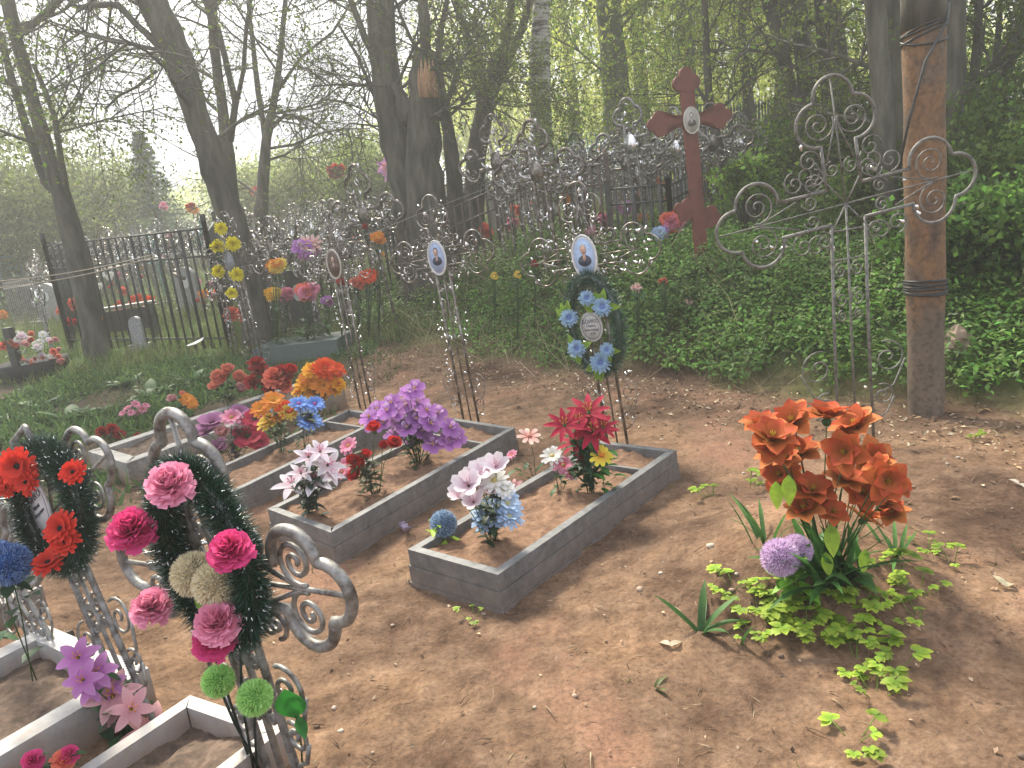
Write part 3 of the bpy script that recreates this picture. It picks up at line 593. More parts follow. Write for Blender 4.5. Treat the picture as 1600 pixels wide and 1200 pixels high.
tree('tree','slim twin stemmed tree just right of the leaning trunk',[[(365,330,22),(355,240,18),(345,150,14),(335,75,14),(330,0,14)],[(360,220,12),(368,160,9),(356,110,9),(342,50,8),(330,20,8)],[(366,180,7),(380,110,6),(385,40,6),(392,0,5)]],12.5,branches=16,blen=1.8,leafn=1)
tree('tree','small grey forked tree with widespread fine twigs left of the big trunk',[[(408,330,20),(412,270,17),(416,215,14),(428,160,10),(438,90,8),(446,0,7)],[(415,215,10),(404,150,8),(396,80,7),(388,0,6)],[(418,205,7),(445,180,5),(480,185,4),(520,210,3)],[(428,150,6),(470,90,4),(520,50,4),(545,10,3)]],15,branches=34,blen=2.2,leafn=1,low=.2)
tree('tree','big straight dark trunk in the left middle, left of the broken stump',[[(650,370,66),(640,300,56),(620,225,48),(607,150,44),(598,75,42),(592,0,38)],[(612,170,18),(598,110,14),(570,60,10),(548,0,9)],[(612,200,7),(580,140,6),(560,90,5),(530,40,4)]],11,branches=14,blen=1.8,leafn=1)
st=tree('tree','broken trunk with exposed orange split wood at its snapped top',[[(672,370,72),(668,320,60),(662,250,50),(662,165,48),(662,120,42),(664,78,32)],[(640,190,26),(626,150,18),(614,130,12)],[(676,170,20),(668,100,16),(663,50,15),(660,0,14)],[(700,190,14),(690,130,9),(682,60,5)]],10.6,branches=8,blen=1.3,leafn=1,low=.6)
a=Pd(672,150,10.6); mb=MB()
for k in range(14):
    f=k/13; x=657+26*f; y1=96+12*math.sin(k*2.1)+abs(k-7)*1.5; pa=Pd(x,152,10.32+.10*abs(f-.5)); pb2=Pd(x-3,y1,10.36+.12*abs(f-.5)); mb.tube([pa,(Vector(pa)+Vector(pb2))/2+Vector((0,-.02,0)),pb2],[.022,.03,.008],6)
mb.build('split_wood','rawwood',st)
tree('tree','dark leaning stem between the broken trunk and the forked trunk',[[(713,330,26),(708,260,24),(700,205,19),(690,150,15),(684,100,11),(690,40,9),(700,-5,8)],[(696,170,9),(712,120,7),(722,90,6),(745,70,5)]],12,branches=10,blen=1.5,leafn=3,leafcol=(.16,.22,.04))
tree('tree','forked dark tree with two rising limbs left of the birch',[[(737,350,36),(742,290,33),(746,230,29),(760,160,30),(772,110,18),(790,70,13),(800,0,12)],[(756,170,18),(742,95,13),(726,45,11),(708,-5,10)],[(768,150,16),(790,105,12),(812,55,11),(832,-10,11)],[(750,190,8),(770,168,6),(785,150,5)]],12.5,branches=14,blen=1.7,leafn=4,leafcol=(.2,.28,.05))
tree('birch','white barked birch trunk with black marks standing in the middle',[[(858,370,38),(851,280,36),(845,190,34),(843,100,30),(846,0,26)]],13,'birch',branches=9,blen=1.6,leafn=5,leafcol=(.2,.3,.06),droop=.4,low=.55)
tree('willow','thick mossy green trunk wrapped in drooping young foliage',[[(978,300,52),(968,210,48),(962,130,42),(955,60,36),(950,0,32)]],17,'mossbark',branches=18,blen=2.6,leafn=6,leafcol=(.22,.32,.05),droop=.8,above=4,leafs=.07)
tree('tree','thin curved stem just behind the red cross',[[(1165,370,18),(1140,290,15),(1122,220,13),(1108,160,12),(1104,90,11),(1100,-5,10)],[(1118,190,7),(1098,150,6),(1080,120,5)]],11,branches=10,blen=1.6,leafn=4,leafcol=(.3,.4,.08),droop=.3)
tree('tree','thin straight stem to the right of the red cross arm',[[(1195,340,19),(1178,230,16),(1166,130,15),(1160,50,12),(1160,0,10)],[(1168,150,7),(1190,100,6),(1205,60,5)]],12.5,branches=9,blen=1.6,leafn=4,leafcol=(.3,.4,.08),droop=.3)
tree('tree','leaning slender dark trunk at the left of the tight cluster behind the silver cross',[[(1275,360,26),(1255,250,22),(1235,140,19),(1218,60,17),(1196,-5,16)]],10,branches=7,blen=1.4,leafn=2,leafcol=(.26,.36,.06),droop=.2)
tree('tree','upright dark trunk in the tight cluster behind the silver cross, second from its left',[[(1285,370,32),(1272,250,29),(1258,120,25),(1246,-5,23)]],10.4,branches=5,blen=1.4,leafn=2,leafcol=(.26,.36,.06))
tree('tree','thickest dark trunk of the tight cluster, above the top of the silver cross',[[(1322,380,40),(1312,260,36),(1298,130,31),(1284,-5,28)]],10,branches=6,blen=1.4,leafn=2,leafcol=(.26,.36,.06))
tree('tree','right leaning trunk at the right of the tight cluster behind the silver cross',[[(1352,380,34),(1337,260,29),(1322,150,25),(1308,60,21),(1302,-5,20)],[(1322,130,7),(1345,90,6),(1372,40,6)]],9.6,branches=5,blen=1.3,leafn=2,leafcol=(.26,.36,.06))
tree('tree','dark trunk immediately left of the rusty pole',[[(1400,500,34),(1393,380,32),(1383,240,30),(1374,110,29),(1366,-5,28)]],7.2,branches=4,blen=1.2,leafn=3)
tree('tree','narrow grey trunk half hidden behind the left side of the rusty pole',[[(1428,480,30),(1416,300,28),(1406,150,26),(1398,-5,26)]],7.8,branches=3,blen=1.1,leafn=3)
tree('tree','grey trunk showing behind the right side of the rusty pole',[[(1502,480,48),(1493,330,44),(1487,170,42),(1484,-5,44)]],7.4,branches=4,blen=1.2,leafn=3)
tree('tree','thin dark trunk between the rusty pole and the right edge',[[(1532,470,20),(1523,300,17),(1520,150,15),(1527,60,13),(1530,-5,12)]],8,branches=8,blen=1.3,leafn=5,leafcol=(.14,.22,.05))
tree('tree','forking grey trunk near the right edge of the picture',[[(1560,470,30),(1552,320,26),(1550,220,23),(1562,140,20),(1580,80,17),(1606,10,15)],[(1552,200,12),(1553,120,10),(1560,50,9),(1564,-5,8)]],8.5,branches=9,blen=1.4,leafn=4,leafcol=(.14,.22,.05))
tree('tree','dark slanting trunk at the very right edge',[[(1600,470,34),(1600,380,30),(1612,250,26),(1630,120,24),(1640,-5,22)]],7.5,branches=7,blen=1.3,leafn=4)
# ------------------------------------------------------------------ blossoms (prototype meshes about the origin, facing +Z, radius about 1)
def keep(mb,name,mats=('petal','leaf'),smooth=True):
    o=mb.build(name,list(mats),None,smooth); me=o.data; bpy.data.objects.remove(o); return me
def ringp(mb,n,r0,Ln,Wd,tilt,curl,cA,cB,prof,z=0,cup=0,ph=0,jit=.1,ruf=0,k=5):
    for q in range(n):
        a=ph+q*2*math.pi/n+random.uniform(-jit,jit); t=tilt+random.uniform(-jit,jit)*.8
        d=(math.cos(a)*math.cos(t),math.sin(a)*math.cos(t),math.sin(t)); nr=(-math.cos(a)*math.sin(t),-math.sin(a)*math.sin(t),math.cos(t))
        v=1+random.uniform(-.12,.12); mb.leaf((math.cos(a)*r0,math.sin(a)*r0,z),d,nr,Ln*random.uniform(.9,1.08),Wd,curl+random.uniform(-.15,.15),tuple(c*v for c in cA),tuple(c*v for c in cB),prof,k,cup,0,ruf)
def calyx(mb,r=.22): mb.ell((0,0,-.12),(r,r,.2),None,8,5,(.05,.12,.03),1)
def daisy(cin,cout,cen,n=14,layers=2,w=.3,tilt=.25,curl=-.35):
    mb=MB(); calyx(mb)
    for l in range(layers): ringp(mb,n,.1,.92-.16*l,w,tilt+.28*l,curl,cin,cout,'petal',.02+.05*l,.1,l*.2)
    mb.ell((0,0,.1),(.2,.2,.13),None,10,6,cen,0,.25); return keep(mb,'blossom')
def lily(cin,cout,cen,n=6,w=.42,tilt=.55,curl=-1.0,prof='pointed'):
    mb=MB(); calyx(mb,.16); ringp(mb,n,.05,1.15,w,tilt,curl,cin,cout,prof,0,.25,0,.06,0,6)
    for q in range(5):
        a=q*1.26; mb.tube([(0,0,.05),(.12*math.cos(a),.12*math.sin(a),.4),(.22*math.cos(a),.22*math.sin(a),.55)],[.02,.015,.04],4,cen)
    return keep(mb,'blossom')
def ruffle(c1,c2,n=110,sq=.75,w=.36):
    mb=MB(); calyx(mb)
    for q in range(n):
        f=(q+.5)/n; ph=q*2.399; el=math.asin(min(1,f)) ; rr=.25+.45*(1-f)
        t=-.15+1.5*f; d=(math.cos(ph)*math.cos(t),math.sin(ph)*math.cos(t),math.sin(t)); nr=(-math.cos(ph)*math.sin(t),-math.sin(ph)*math.sin(t),math.cos(t))
        v=random.uniform(.85,1.15); g_=random.random(); col=tuple((a*(1-g_*.5)+b*g_*.5)*v for a,b in zip(c1,c2))
        mb.leaf((0,0,.05),d,nr,.95*random.uniform(.85,1.1)*(1-.12*f),w,random.uniform(-.5,.6),col,tuple(c*1.1 for c in c2),'fan',5,random.uniform(-.3,.3),0,.28)
    return keep(mb,'blossom')
def rose(c1,c2):
    mb=MB(); calyx(mb)
    for l,(n,t,Ln) in enumerate(((5,.25,.85),(5,.65,.85),(5,.95,.78),(4,1.2,.7),(3,1.42,.6))): ringp(mb,n,.04,Ln,.75,t,.75 if l<3 else .5,c1,c2,'petal',.0,.35,l*.6,.12)
    return keep(mb,'blossom')
def pompom(c1,c2,n=2200,ln=.28):
    mb=MB(); mb.ell((0,0,0),.84,None,16,12,tuple(c*.6 for c in c1),0)
    d=rng.normal(size=(n,3)); d/=np.linalg.norm(d,axis=1)[:,None]; mb.blades(d*.72,d+rng.normal(size=(n,3))*.25,ln+.1*rng.random(n),.085,np.array(c1)*(1-(m_:=rng.random((n,1))))+np.array(c2)*m_); return keep(mb,'blossom')
def orchid(c1,c2):
    mb=MB(); ringp(mb,5,.08,.9,.85,.15,-.25,c1,c2,'petal',0,.15,.3,.08); ringp(mb,3,.05,.6,.45,.7,.5,c1,(.75,.55,.8),'petal',.05,.3,1.1); mb.ell((0,0,.15),(.12,.12,.18),None,8,5,(.7,.4,.1),0); return keep(mb,'blossom')
def tulipy(c1,c2):
    mb=MB(); calyx(mb,.2)
    ringp(mb,6,.06,1.2,.95,.45,-.45,(.36,.17,.03),c1,'pointed',0,.35,0,.12,.08,7)
    ringp(mb,6,.05,1.05,.8,.9,-.35,(.40,.14,.03),c2,'pointed',.03,.35,.4,.12,.08,7)
    for q in range(5): mb.tube([(0,0,.1),(.1*math.cos(q*1.26),.1*math.sin(q*1.26),.45)],[.03,.02],4,(.5,.35,.03))
    return keep(mb,'blossom')
PR={
'pinkcarn':ruffle((.66,.12,.28),(.86,.36,.50),150),'hotcarn':ruffle((.52,.02,.15),(.74,.08,.26),150),'mixcarn':ruffle((.5,.015,.14),(.85,.28,.46),150),
'redgerb':daisy((.5,.02,.012),(.72,.05,.03),(.02,.012,.015),16,3,.3,.2,-.2),'coral':ruffle((.55,.05,.03),(.8,.22,.14),60),
'cream':pompom((.80,.70,.46),(.92,.87,.66)),'green':pompom((.40,.76,.20),(.66,.92,.40),2400,.34),'bluepom':pompom((.04,.14,.42),(.35,.5,.75)),'paleblue':pompom((.16,.28,.45),(.50,.62,.74),1900,.2),'lilacpom':pompom((.66,.45,.70),(.86,.72,.88)),
'whitelily':lily((.80,.60,.66),(.80,.80,.82),(.75,.15,.3),6,.5,.4,-.6),'pinklily':lily((.62,.28,.34),(.72,.42,.42),(.7,.3,.02),6,.55,.5,-.8),'purplelily':lily((.46,.14,.42),(.58,.28,.55),(.75,.35,.02),6,.6,.45,-.9),
'whitedaisy':daisy((.75,.74,.6),(.78,.78,.78),(.6,.5,.2),12,2,.32),'bluewhite':daisy((.62,.70,.8),(.42,.58,.78),(.65,.62,.3),14,3,.3),'bluedaisy':daisy((.05,.14,.55),(.22,.40,.78),(.40,.10,.3),16,2,.26),
'wreathblue':daisy((.10,.20,.42),(.36,.52,.66),(.2,.25,.6),18,3,.22,.25),'yellow':daisy((.75,.42,.04),(.80,.62,.10),(.5,.25,.03),14,3,.3),'yellowdaisy':daisy((.75,.35,.03),(.82,.76,.08),(.75,.25,.03),10,1,.42,.2),
'orange':daisy((.80,.48,.05),(.78,.25,.04),(.6,.2,.03),12,3,.34,.3),'sun':daisy((.75,.16,.01),(.85,.48,.02),(.35,.03,.02),16,3,.28,.3),'redorange':daisy((.65,.03,.01),(.75,.10,.02),(.5,.1,.02),18,3,.26,.35),
'poinsettia':lily((.30,.008,.03),(.50,.015,.06),(.5,.3,.05),9,.34,.28,-.3),'redrose':rose((.40,.012,.012),(.62,.03,.03)),'pinkrose':rose((.55,.18,.2),(.75,.42,.42)),'coralrose':rose((.65,.12,.08),(.8,.30,.2)),
'pinkpetal':daisy((.66,.10,.2),(.78,.38,.5),(.5,.3,.1),9,2,.42),'hibiscus':daisy((.25,.01,.04),(.68,.06,.12),(.05,.05,.02),5,2,.9,.2,-.2),'mauve':daisy((.22,.05,.15),(.42,.17,.34),(.1,.02,.05),5,2,.9,.35,-.3),
'orchid':orchid((.30,.06,.38),(.52,.24,.56)),'gladiola':lily((.76,.50,.60),(.82,.78,.80),(.6,.3,.35),6,.75,.85,-.25,'petal'),'palepink':daisy((.7,.25,.22),(.78,.6,.52),(.6,.25,.2),8,1,.4,.25),
'tulip':tulipy((.60,.11,.035),(.50,.07,.03)),'tulip2':tulipy((.70,.22,.07),(.56,.09,.035)),'chrys':ruffle((.6,.45,.01),(.80,.72,.03),60,w=.18),'darkred':ruffle((.16,.008,.008),(.34,.02,.02),50),
}
for k_,m_ in PR.items(): m_.name='blossom'
def toward(p): return Vector((-p[0]*.6,-p[1]*.6,(H-p[2])*.6)).normalized()
def stems_(t,base,pts,col=(.05,.12,.03),r=.0022):
    for p in pts:
        mb=MB(); b=Vector(base)+Vector((random.uniform(-.015,.015),random.uniform(-.015,.015),0)); p=Vector(p); mid=(b+p)/2+Vector((random.uniform(-.02,.02),random.uniform(-.02,.02),.03)); mb.tube([b+Vector((0,0,-.03)),mid,p],r,5,col); mb.build('stem','leaf',t)
def foliage_(t,base,ctr,n,Ln,col,spread=1.0,wd=.4,name='foliage',prof='leaf'):
    mb=MB(); base,ctr=Vector(base),Vector(ctr)
    for _ in range(n):
        f=random.random()**.7; p=base.lerp(ctr,f)+Vector([random.uniform(-1,1)*.03*spread for _ in range(3)]); a=random.uniform(0,6.28); el=random.uniform(-.2,1.0)
        d=Vector((math.cos(a)*math.cos(el),math.sin(a)*math.cos(el),math.sin(el))); v=random.uniform(.6,1.35); c=tuple(x*v for x in col)
        mb.leaf(p,d,(0,0,1),Ln*random.uniform(.6,1.2),Ln*wd,-random.uniform(.2,1.0),c,tuple(x*1.2 for x in c),prof,4,.2)
    mb.build(name,'leaf',t)
def bouquet(label,base,fl,cat='artificial flowers',group='artificial flowers on the near graves',dj=.05,nleaf=14,leafl=.08,lcol=(.035,.10,.03),name='flower_bunch',stem=True,up=.55,z=None,pot=None,fwd=0.,lspread=1.4,rnd=.25):
    b=G(base[0],base[1],z) if not isinstance(base,Vector) else base
    if z is None and not isinstance(base,Vector): pass
    t=thing(name,tuple(b),label,cat,group); pts=[]
    mx_=sum(f[0] for f in fl)/len(fl); 
    for f in fl:
        px,py,pr,r=f[:4]; d=b.y+random.uniform(-dj,dj)-fwd; p=Pd(px,py,d); p.z=max(p.z,b.z+.01)
        out=Vector((p.x-b.x,p.y-b.y,max(.02,p.z-b.z)*.4)); out=out.normalized() if out.length>1e-4 else Vector((0,0,1))
        nr=(toward(p)*.75+Vector((0,0,up))+out*.5+Vector([random.uniform(-rnd,rnd) for _ in range(3)])).normalized()
        place(PR[pr],'blossom',t,p,nr,r*(1.3 if nleaf else 1)/F*d); pts.append(p-nr*.01)
    if stem: stems_(t,b,pts)
    c=sum((Vector(p) for p in pts),Vector())/len(pts)
    if nleaf: foliage_(t,b,c,int(nleaf*2.8),leafl*1.15,lcol,lspread)
    return t
zs_=.135
bouquet('pair of lilac pompom flowers low beside the orange lilies',(1240,950),[(1219,871,'lilacpom',25),(1244,860,'lilacpom',21)],dj=.03,nleaf=7,leafl=.1,lcol=(.2,.42,.05))
tl=[(1205,688,'tulip',50),(1240,662,'tulip2',46),(1292,655,'tulip',48),(1338,668,'tulip2',46),(1192,668,'tulip2',40),(1322,706,'tulip',44),(1362,720,'tulip2',44),(1250,712,'tulip2',42),(1268,770,'tulip',46),(1385,752,'tulip',42),(1318,752,'tulip2',38),(1256,800,'tulip2',40),(1375,790,'tulip',40),(1348,812,'tulip2',38),(1394,806,'tulip2',34),(1222,742,'tulip',40),(1300,800,'tulip',30),(1345,770,'tulip',40),(1215,715,'tulip2',38),(1372,762,'tulip2',38)]
ob=bouquet('large bunch of orange artificial lilies with long green leaves on the earth mound',(1298,908),[(a,b,c,d*.80) for a,b,c,d in tl]+[(a+random.uniform(-22,22),b+random.uniform(-14,16),c,d*.55) for a,b,c,d in tl[::3]],dj=.14,nleaf=0,lspread=1,rnd=.8)
b=Vector(ob.location); mb=MB()
for q in range(70):
    a=random.uniform(0,6.28); el=random.uniform(.7,1.45); d=Vector((math.cos(a)*math.cos(el),math.sin(a)*math.cos(el),math.sin(el))); v=random.uniform(.6,1.4)
    mb.leaf(b+Vector((random.uniform(-.12,.12),random.uniform(-.08,.08),-.02)),d,(0,0,1)if el<1.2 else d.orthogonal(),random.uniform(.16,.36),random.uniform(.018,.035),-random.uniform(.2,1.1),(.04*v,.12*v,.03*v),(.07*v,.19*v,.04*v),'strap',6,.3)
mb.build('strap_leaves','leaf',ob)
for (x,y,l) in ((1232,742,.11),(1212,752,.10),(1298,818,.12),(1290,862,.09),(1352,858,.09)):
    mb=MB(); p=Pd(x,y,b.y-.08); mb.leaf(p,(random.uniform(-.4,.4),-.2,-.9),(0,-1,.2),l,l*.5,.4,(.22,.40,.03),(.40,.55,.04),'leaf',6,.2); mb.build('yellow_leaf','leaf',ob)
# G3
bouquet('white and pink gladioli with pale blue daisies in a dark pot on the nearest grave',(772,850),[(733,760,'gladiola',21),(722,778,'gladiola',19),(758,742,'gladiola',20),(745,748,'gladiola',20),(775,730,'gladiola',17),(740,785,'gladiola',17),(768,770,'gladiola',18),(765,798,'bluewhite',24),(792,788,'bluewhite',21),(795,808,'bluewhite',20),(757,815,'bluewhite',18),(772,752,'whitedaisy',20),(788,765,'whitedaisy',15),(778,812,'bluewhite',16)],z=zs_,nleaf=16,leafl=.07,lcol=(.03,.06,.03),dj=.04)
bouquet('round pale blue pompom flower with a yellow green leaf at the grave corner',(693,846),[(693,818,'paleblue',19)],z=zs_,nleaf=5,leafl=.07,lcol=(.30,.48,.04),dj=0)
bouquet('pale pink star flower on a thin stem beside the nearest grave',(838,760),[(827,682,'palepink',15),(806,768,'pinklily',10),(800,711,'pinkpetal',8)],nleaf=3,dj=.02,z=.02)
bouquet('white daisy and small red white flowers on thin stems left of the red poinsettias',(872,770),[(863,713,'whitedaisy',15),(880,728,'pinkpetal',15),(889,740,'pinkpetal',11),(895,745,'whitedaisy',7)],z=zs_,nleaf=5,leafl=.06,dj=.02)
bouquet('bunch of dark red poinsettias in dense dark green leaves on the nearest grave',(922,768),[(920,645,'poinsettia',26),(882,665,'poinsettia',23),(926,674,'poinsettia',27),(900,692,'poinsettia',22),(942,668,'poinsettia',18),(905,660,'poinsettia',20),(912,712,'poinsettia',14)],z=zs_,nleaf=46,leafl=.075,lcol=(.02,.075,.03),dj=.04,lspread=1.8)
bouquet('single yellow daisy with orange centre in front of the red poinsettias',(948,772),[(940,712,'yellowdaisy',16)],z=zs_,nleaf=8,leafl=.07,lcol=(.05,.18,.03),dj=0,fwd=.04)
# G2
bouquet('white lilies with pink throats and dark leaves at the corner of a grave',(484,806),[(457,759,'whitelily',22),(490,752,'whitelily',25),(512,727,'whitelily',20),(500,706,'whitelily',18),(482,714,'whitelily',17),(470,740,'whitelily',16),(518,742,'whitelily',15)],z=zs_,nleaf=34,leafl=.075,lcol=(.025,.05,.035),dj=.04)
bouquet('red roses and pink flowers with dry leaves, between white lilies and purple orchids',(588,772),[(545,697,'pinkpetal',13),(541,730,'pinkpetal',15),(552,722,'redrose',13),(563,728,'redrose',16),(556,745,'redrose',14),(585,673,'redrose',15),(615,695,'redrose',15),(598,697,'redrose',9),(535,738,'pinkpetal',11),(572,715,'redrose',13)],z=zs_,nleaf=26,leafl=.07,lcol=(.09,.10,.045),dj=.05)
bouquet('big spray of purple white edged orchids on the second grave',(653,722),[(x,y,'orchid',15) for x,y in ((600,660),(620,645),(640,615),(652,628),(605,642),(627,656),(650,655),(667,642),(577,652),(617,676),(645,684),(662,672),(683,645),(703,668),(700,690),(676,694),(590,640),(612,630),(636,668),(635,632),(660,655),(585,662),(648,608),(672,662),(712,684))],z=zs_,nleaf=18,leafl=.09,lcol=(.03,.07,.025),dj=.08)
# G1 / G0
bouquet('blue daisies on dark stems by the left edge of a grave',(478,700),[(484,659,'bluedaisy',17),(492,632,'bluedaisy',13),(467,632,'bluedaisy',14),(475,652,'bluedaisy',11)],z=zs_,nleaf=14,leafl=.08,lcol=(.03,.07,.03))
bouquet('yellow and orange daisies left of the blue daisies',(440,705),[(420,661,'yellow',16),(427,628,'orange',16),(407,640,'orange',13),(447,640,'redorange',14),(450,644,'yellow',12),(436,650,'orange',12)],z=zs_,nleaf=14,leafl=.08,lcol=(.05,.09,.03))
bouquet('pink red and mauve open flowers with pink roses left of the yellow daisies',(368,720),[(388,684,'hibiscus',20),(398,655,'hibiscus',15),(332,662,'mauve',19),(349,678,'pinkrose',14),(362,653,'pinkpetal',14),(380,660,'pinkpetal',9),(404,690,'hibiscus',14),(340,700,'mauve',14),(374,645,'mauve',13),(322,675,'mauve',13)],z=.05,nleaf=22,leafl=.08,lcol=(.07,.04,.06))
bouquet('coral roses at the far left end of the flower row on the pale bordered grave',(358,640),[(345,600,'coralrose',14),(356,580,'coralrose',12),(341,590,'coralrose',12),(372,592,'coralrose',13),(338,606,'coralrose',12),(376,610,'pinkrose',11),(385,598,'coralrose',11),(352,588,'coralrose',10)],z=.13,nleaf=18,leafl=.08,lcol=(.05,.10,.03),group='artificial flowers on the near graves')
bouquet('dark red velvety flowers between the coral roses and the yellow orange daisies',(418,640),[(405,582,'darkred',14),(401,571,'darkred',12),(428,592,'coral',16),(440,588,'darkred',16),(425,606,'darkred',15),(395,600,'darkred',12),(453,581,'redrose',13),(443,604,'coral',12)],z=.13,nleaf=10,leafl=.07,lcol=(.04,.07,.03))
bouquet('bright yellow and orange sun daisies at the top of the flower row',(492,650),[(490,580,'sun',15),(508,577,'redorange',17),(524,580,'redorange',14),(478,600,'sun',15),(504,603,'orange',15),(520,606,'sun',13),(492,614,'sun',14),(512,592,'orange',12),(470,612,'sun',12),(528,600,'sun',11),(482,590,'orange',13),(500,620,'sun',10)],z=.10,nleaf=12,leafl=.08,lcol=(.06,.14,.03))
bouquet('two coral carnations on the cross by the black fence',(392,540),[(363,493,'coral',12),(383,495,'coral',13)],dj=.02,nleaf=2,z=.25)
bouquet('orange and pale pink flowers in low greenery behind the pale grave border',(286,660),[(292,625,'orange',10),(270,625,'pinkrose',9),(300,632,'orange',8),(284,618,'coralrose',7)],nleaf=10,leafl=.09)
bouquet('small cluster of tiny pink flowers in bare soil at the left',(210,662),[(200,638,'pinkpetal',6),(212,632,'pinkpetal',6),(222,640,'pinkpetal',6),(205,645,'pinkpetal',5),(216,646,'pinkpetal',5),(192,646,'pinkpetal',5),(228,634,'pinkpetal',5)],nleaf=8,leafl=.05,lcol=(.1,.06,.06),dj=.06)
bouquet('crimson low flowers in the dark soil left of the pale grave border',(172,690),[(160,676,'darkred',9),(175,672,'darkred',9),(186,680,'darkred',8),(215,686,'darkred',7)],nleaf=12,leafl=.06,lcol=(.08,.05,.04))
# foreground
def on(k,px,py,off=.05):
    "pixel to the plane of a cross, lifted off it"
    O=np.array(k['ctr'])+k['front']*off; d=ray(px,py); c=np.array([0,0,H]); t=np.dot(O-c,k['front'])/np.dot(d,k['front']); return Vector(c+d*t)
def wreath(k,cpx,rx,rz,tube,ndl,nn,label,tint,tip,wob=0.,off=.05,shape=None,glint=.06):
    O=np.array(on(k,*cpx,off)); X_,U_,Fn=k['X'],k['U'],k['front']; t=thing('funeral_wreath',tuple(O),label,'wreath')
    def ringpt(a):
        a=np.asarray(a); c=O+np.multiply.outer(np.cos(a)*rx,X_)+np.multiply.outer(np.sin(a)*rz*(1+wob*np.abs(np.cos(a))),U_); return c
    mb=MB(); A=np.linspace(0,2*math.pi,41); mb.tube(ringpt(A),tube*.45,8,tuple(c*.6 for c in tint),cap=False); mb.build('ring_core','tinsel',t)
    a=rng.random(nn)*2*math.pi; P=ringpt(a); T=ringpt(a+.01)-P; T/=np.linalg.norm(T,axis=1)[:,None]; d=rng.normal(size=(nn,3)); d-=T*(d*T).sum(1)[:,None]*.8; d/=np.linalg.norm(d,axis=1)[:,None]
    m_=rng.random((nn,1)); C=np.array(tint)*(.4+1.2*m_); mb=MB(); mb.blades(P+d*tube*.2,d+rng.normal(size=(nn,3))*.3,tube*.85+ndl*rng.random(nn),.0028,C)
    s=rng.random(nn)<glint; q=P[s]+d[s]*(tube*.9+ndl*.4*rng.random((s.sum(),1))); mb.blades(q,d[s]+rng.normal(size=(s.sum(),3))*.6,.010,.003,np.tile(tip,(s.sum(),1))); mb.build('tinsel','tinsel',t)  # pale flecks coloured in as highlights on the needles
    return t
wa=wreath(fa,(322,868),0,0,0,0,1,'x',(0,0,0),(0,0,0)) if False else None
wA=wreath(ka,(322,868),.165,.235,.044,.032,14000,'dark green tinsel wreath with pink carnations and two cream pompoms on the front cross',(.012,.055,.03),(.75,.8,.8),off=.055)
for x,y,p_,r in ((268,760,'pinkcarn',34),(209,832,'hotcarn',35),(362,864,'hotcarn',33),(238,952,'pinkcarn',31),(342,976,'pinkcarn',36),(336,1004,'hotcarn',32),(303,897,'cream',31),(339,912,'cream',33)):
    p=on(ka,x,y,.13 if p_!='cream' else .09); place(PR[p_],'blossom',wA,p,(toward(p)*.6+Vector((-.15,0,.55))).normalized(),r*1.22/F*p.y)
for x,y,l in ((306,925,.07),(312,955,.08)):
    mb=MB(); p=on(ka,x,y,.1); mb.leaf(p,(.2,0,-1),tuple(ka['front']),l,l*.5,.3,(.12,.30,.03),(.25,.45,.05),'leaf',5,.2); mb.build('leaf','leaf',wA)
wB=wreath(kb,(80,792),.20,.195,.048,.034,12000,'dark tinsel wreath with red gerberas on the left foreground cross',(.012,.05,.03),(.75,.8,.8),off=.06)
for x,y,r in ((30,728,36),(42,752,26),(115,738,24),(97,826,34),(102,846,28),(76,880,30),(4,742,32),(10,760,20)):
    p=on(kb,x,y,.14); place(PR['redgerb'],'blossom',wB,p,(toward(p)*.75+Vector((-.25,-.1,.15))+Vector([random.uniform(-.35,.35) for _ in range(3)])).normalized(),r*.92/F*p.y)
wC=wreath(k3,(929,508),.165,.30,.058,.02,5200,'dark leafy wreath with blue daisies around an oval plaque on the tallest cross',(.014,.075,.04),(.2,.35,.2),off=.045,glint=.01)
for x,y,r in ((917,466,15),(889,497,17),(941,480,18),(901,545,17),(938,567,20),(948,547,14)):
    p=on(k3,x,y,.12); place(PR['wreathblue'],'blossom',wC,p,(toward(p)*.9+Vector((0,0,.25))).normalized(),r*.9/F*p.y)
    mb=MB()
    for q in range(3):
        an=random.uniform(0,6.28); d=k3['X']*math.cos(an)+k3['U']*math.sin(an); pp=on(k3,x,y,.10); mb.leaf(pp,d,tuple(k3['front']),r*1.7/F*p.y,r*.8/F*p.y,-.2,(.10,.26,.03),(.35,.55,.06),'leaf',5,.2)
    mb.build('leaf','leaf',wC)
t=thing('flower_cluster',tuple(on(k0,358,400,.03)),'yellow chrysanthemums tied to the cross by the black fence','artificial flowers','artificial flowers on the near graves')
for x,y,r in ((345,357,11),(340,385,12),(364,381,13),(341,424,11),(370,429,12),(362,458,10)):
    p=on(k0,x,y,.06); place(PR['chrys'],'blossom',t,p,toward(p),r/F*p.y)
foliage_(t,on(k0,362,460,.03),on(k0,345,360,.03),26,.09,(.03,.07,.03),3.)
t=thing('flower_cluster',tuple(on(ka,370,1080,.03)),'two bright green pompoms with curled dark stems tied to the front cross','artificial flowers')
for x,y,r in ((341,1064,27),(398,1090,30)): p=on(ka,x,y,.09); place(PR['green'],'blossom',t,p,toward(p),r/F*p.y)
stems_(t,on(ka,405,1215,.03),[on(ka,341,1070,.06),on(ka,398,1095,.06),on(ka,375,1000,.05),on(ka,330,1010,.05)],(.04,.06,.05),.004)
t=thing('flower_cluster',tuple(on(ka,470,1180,.02)),'single round green leaf on a stem at the right of the green pompoms','artificial leaf')
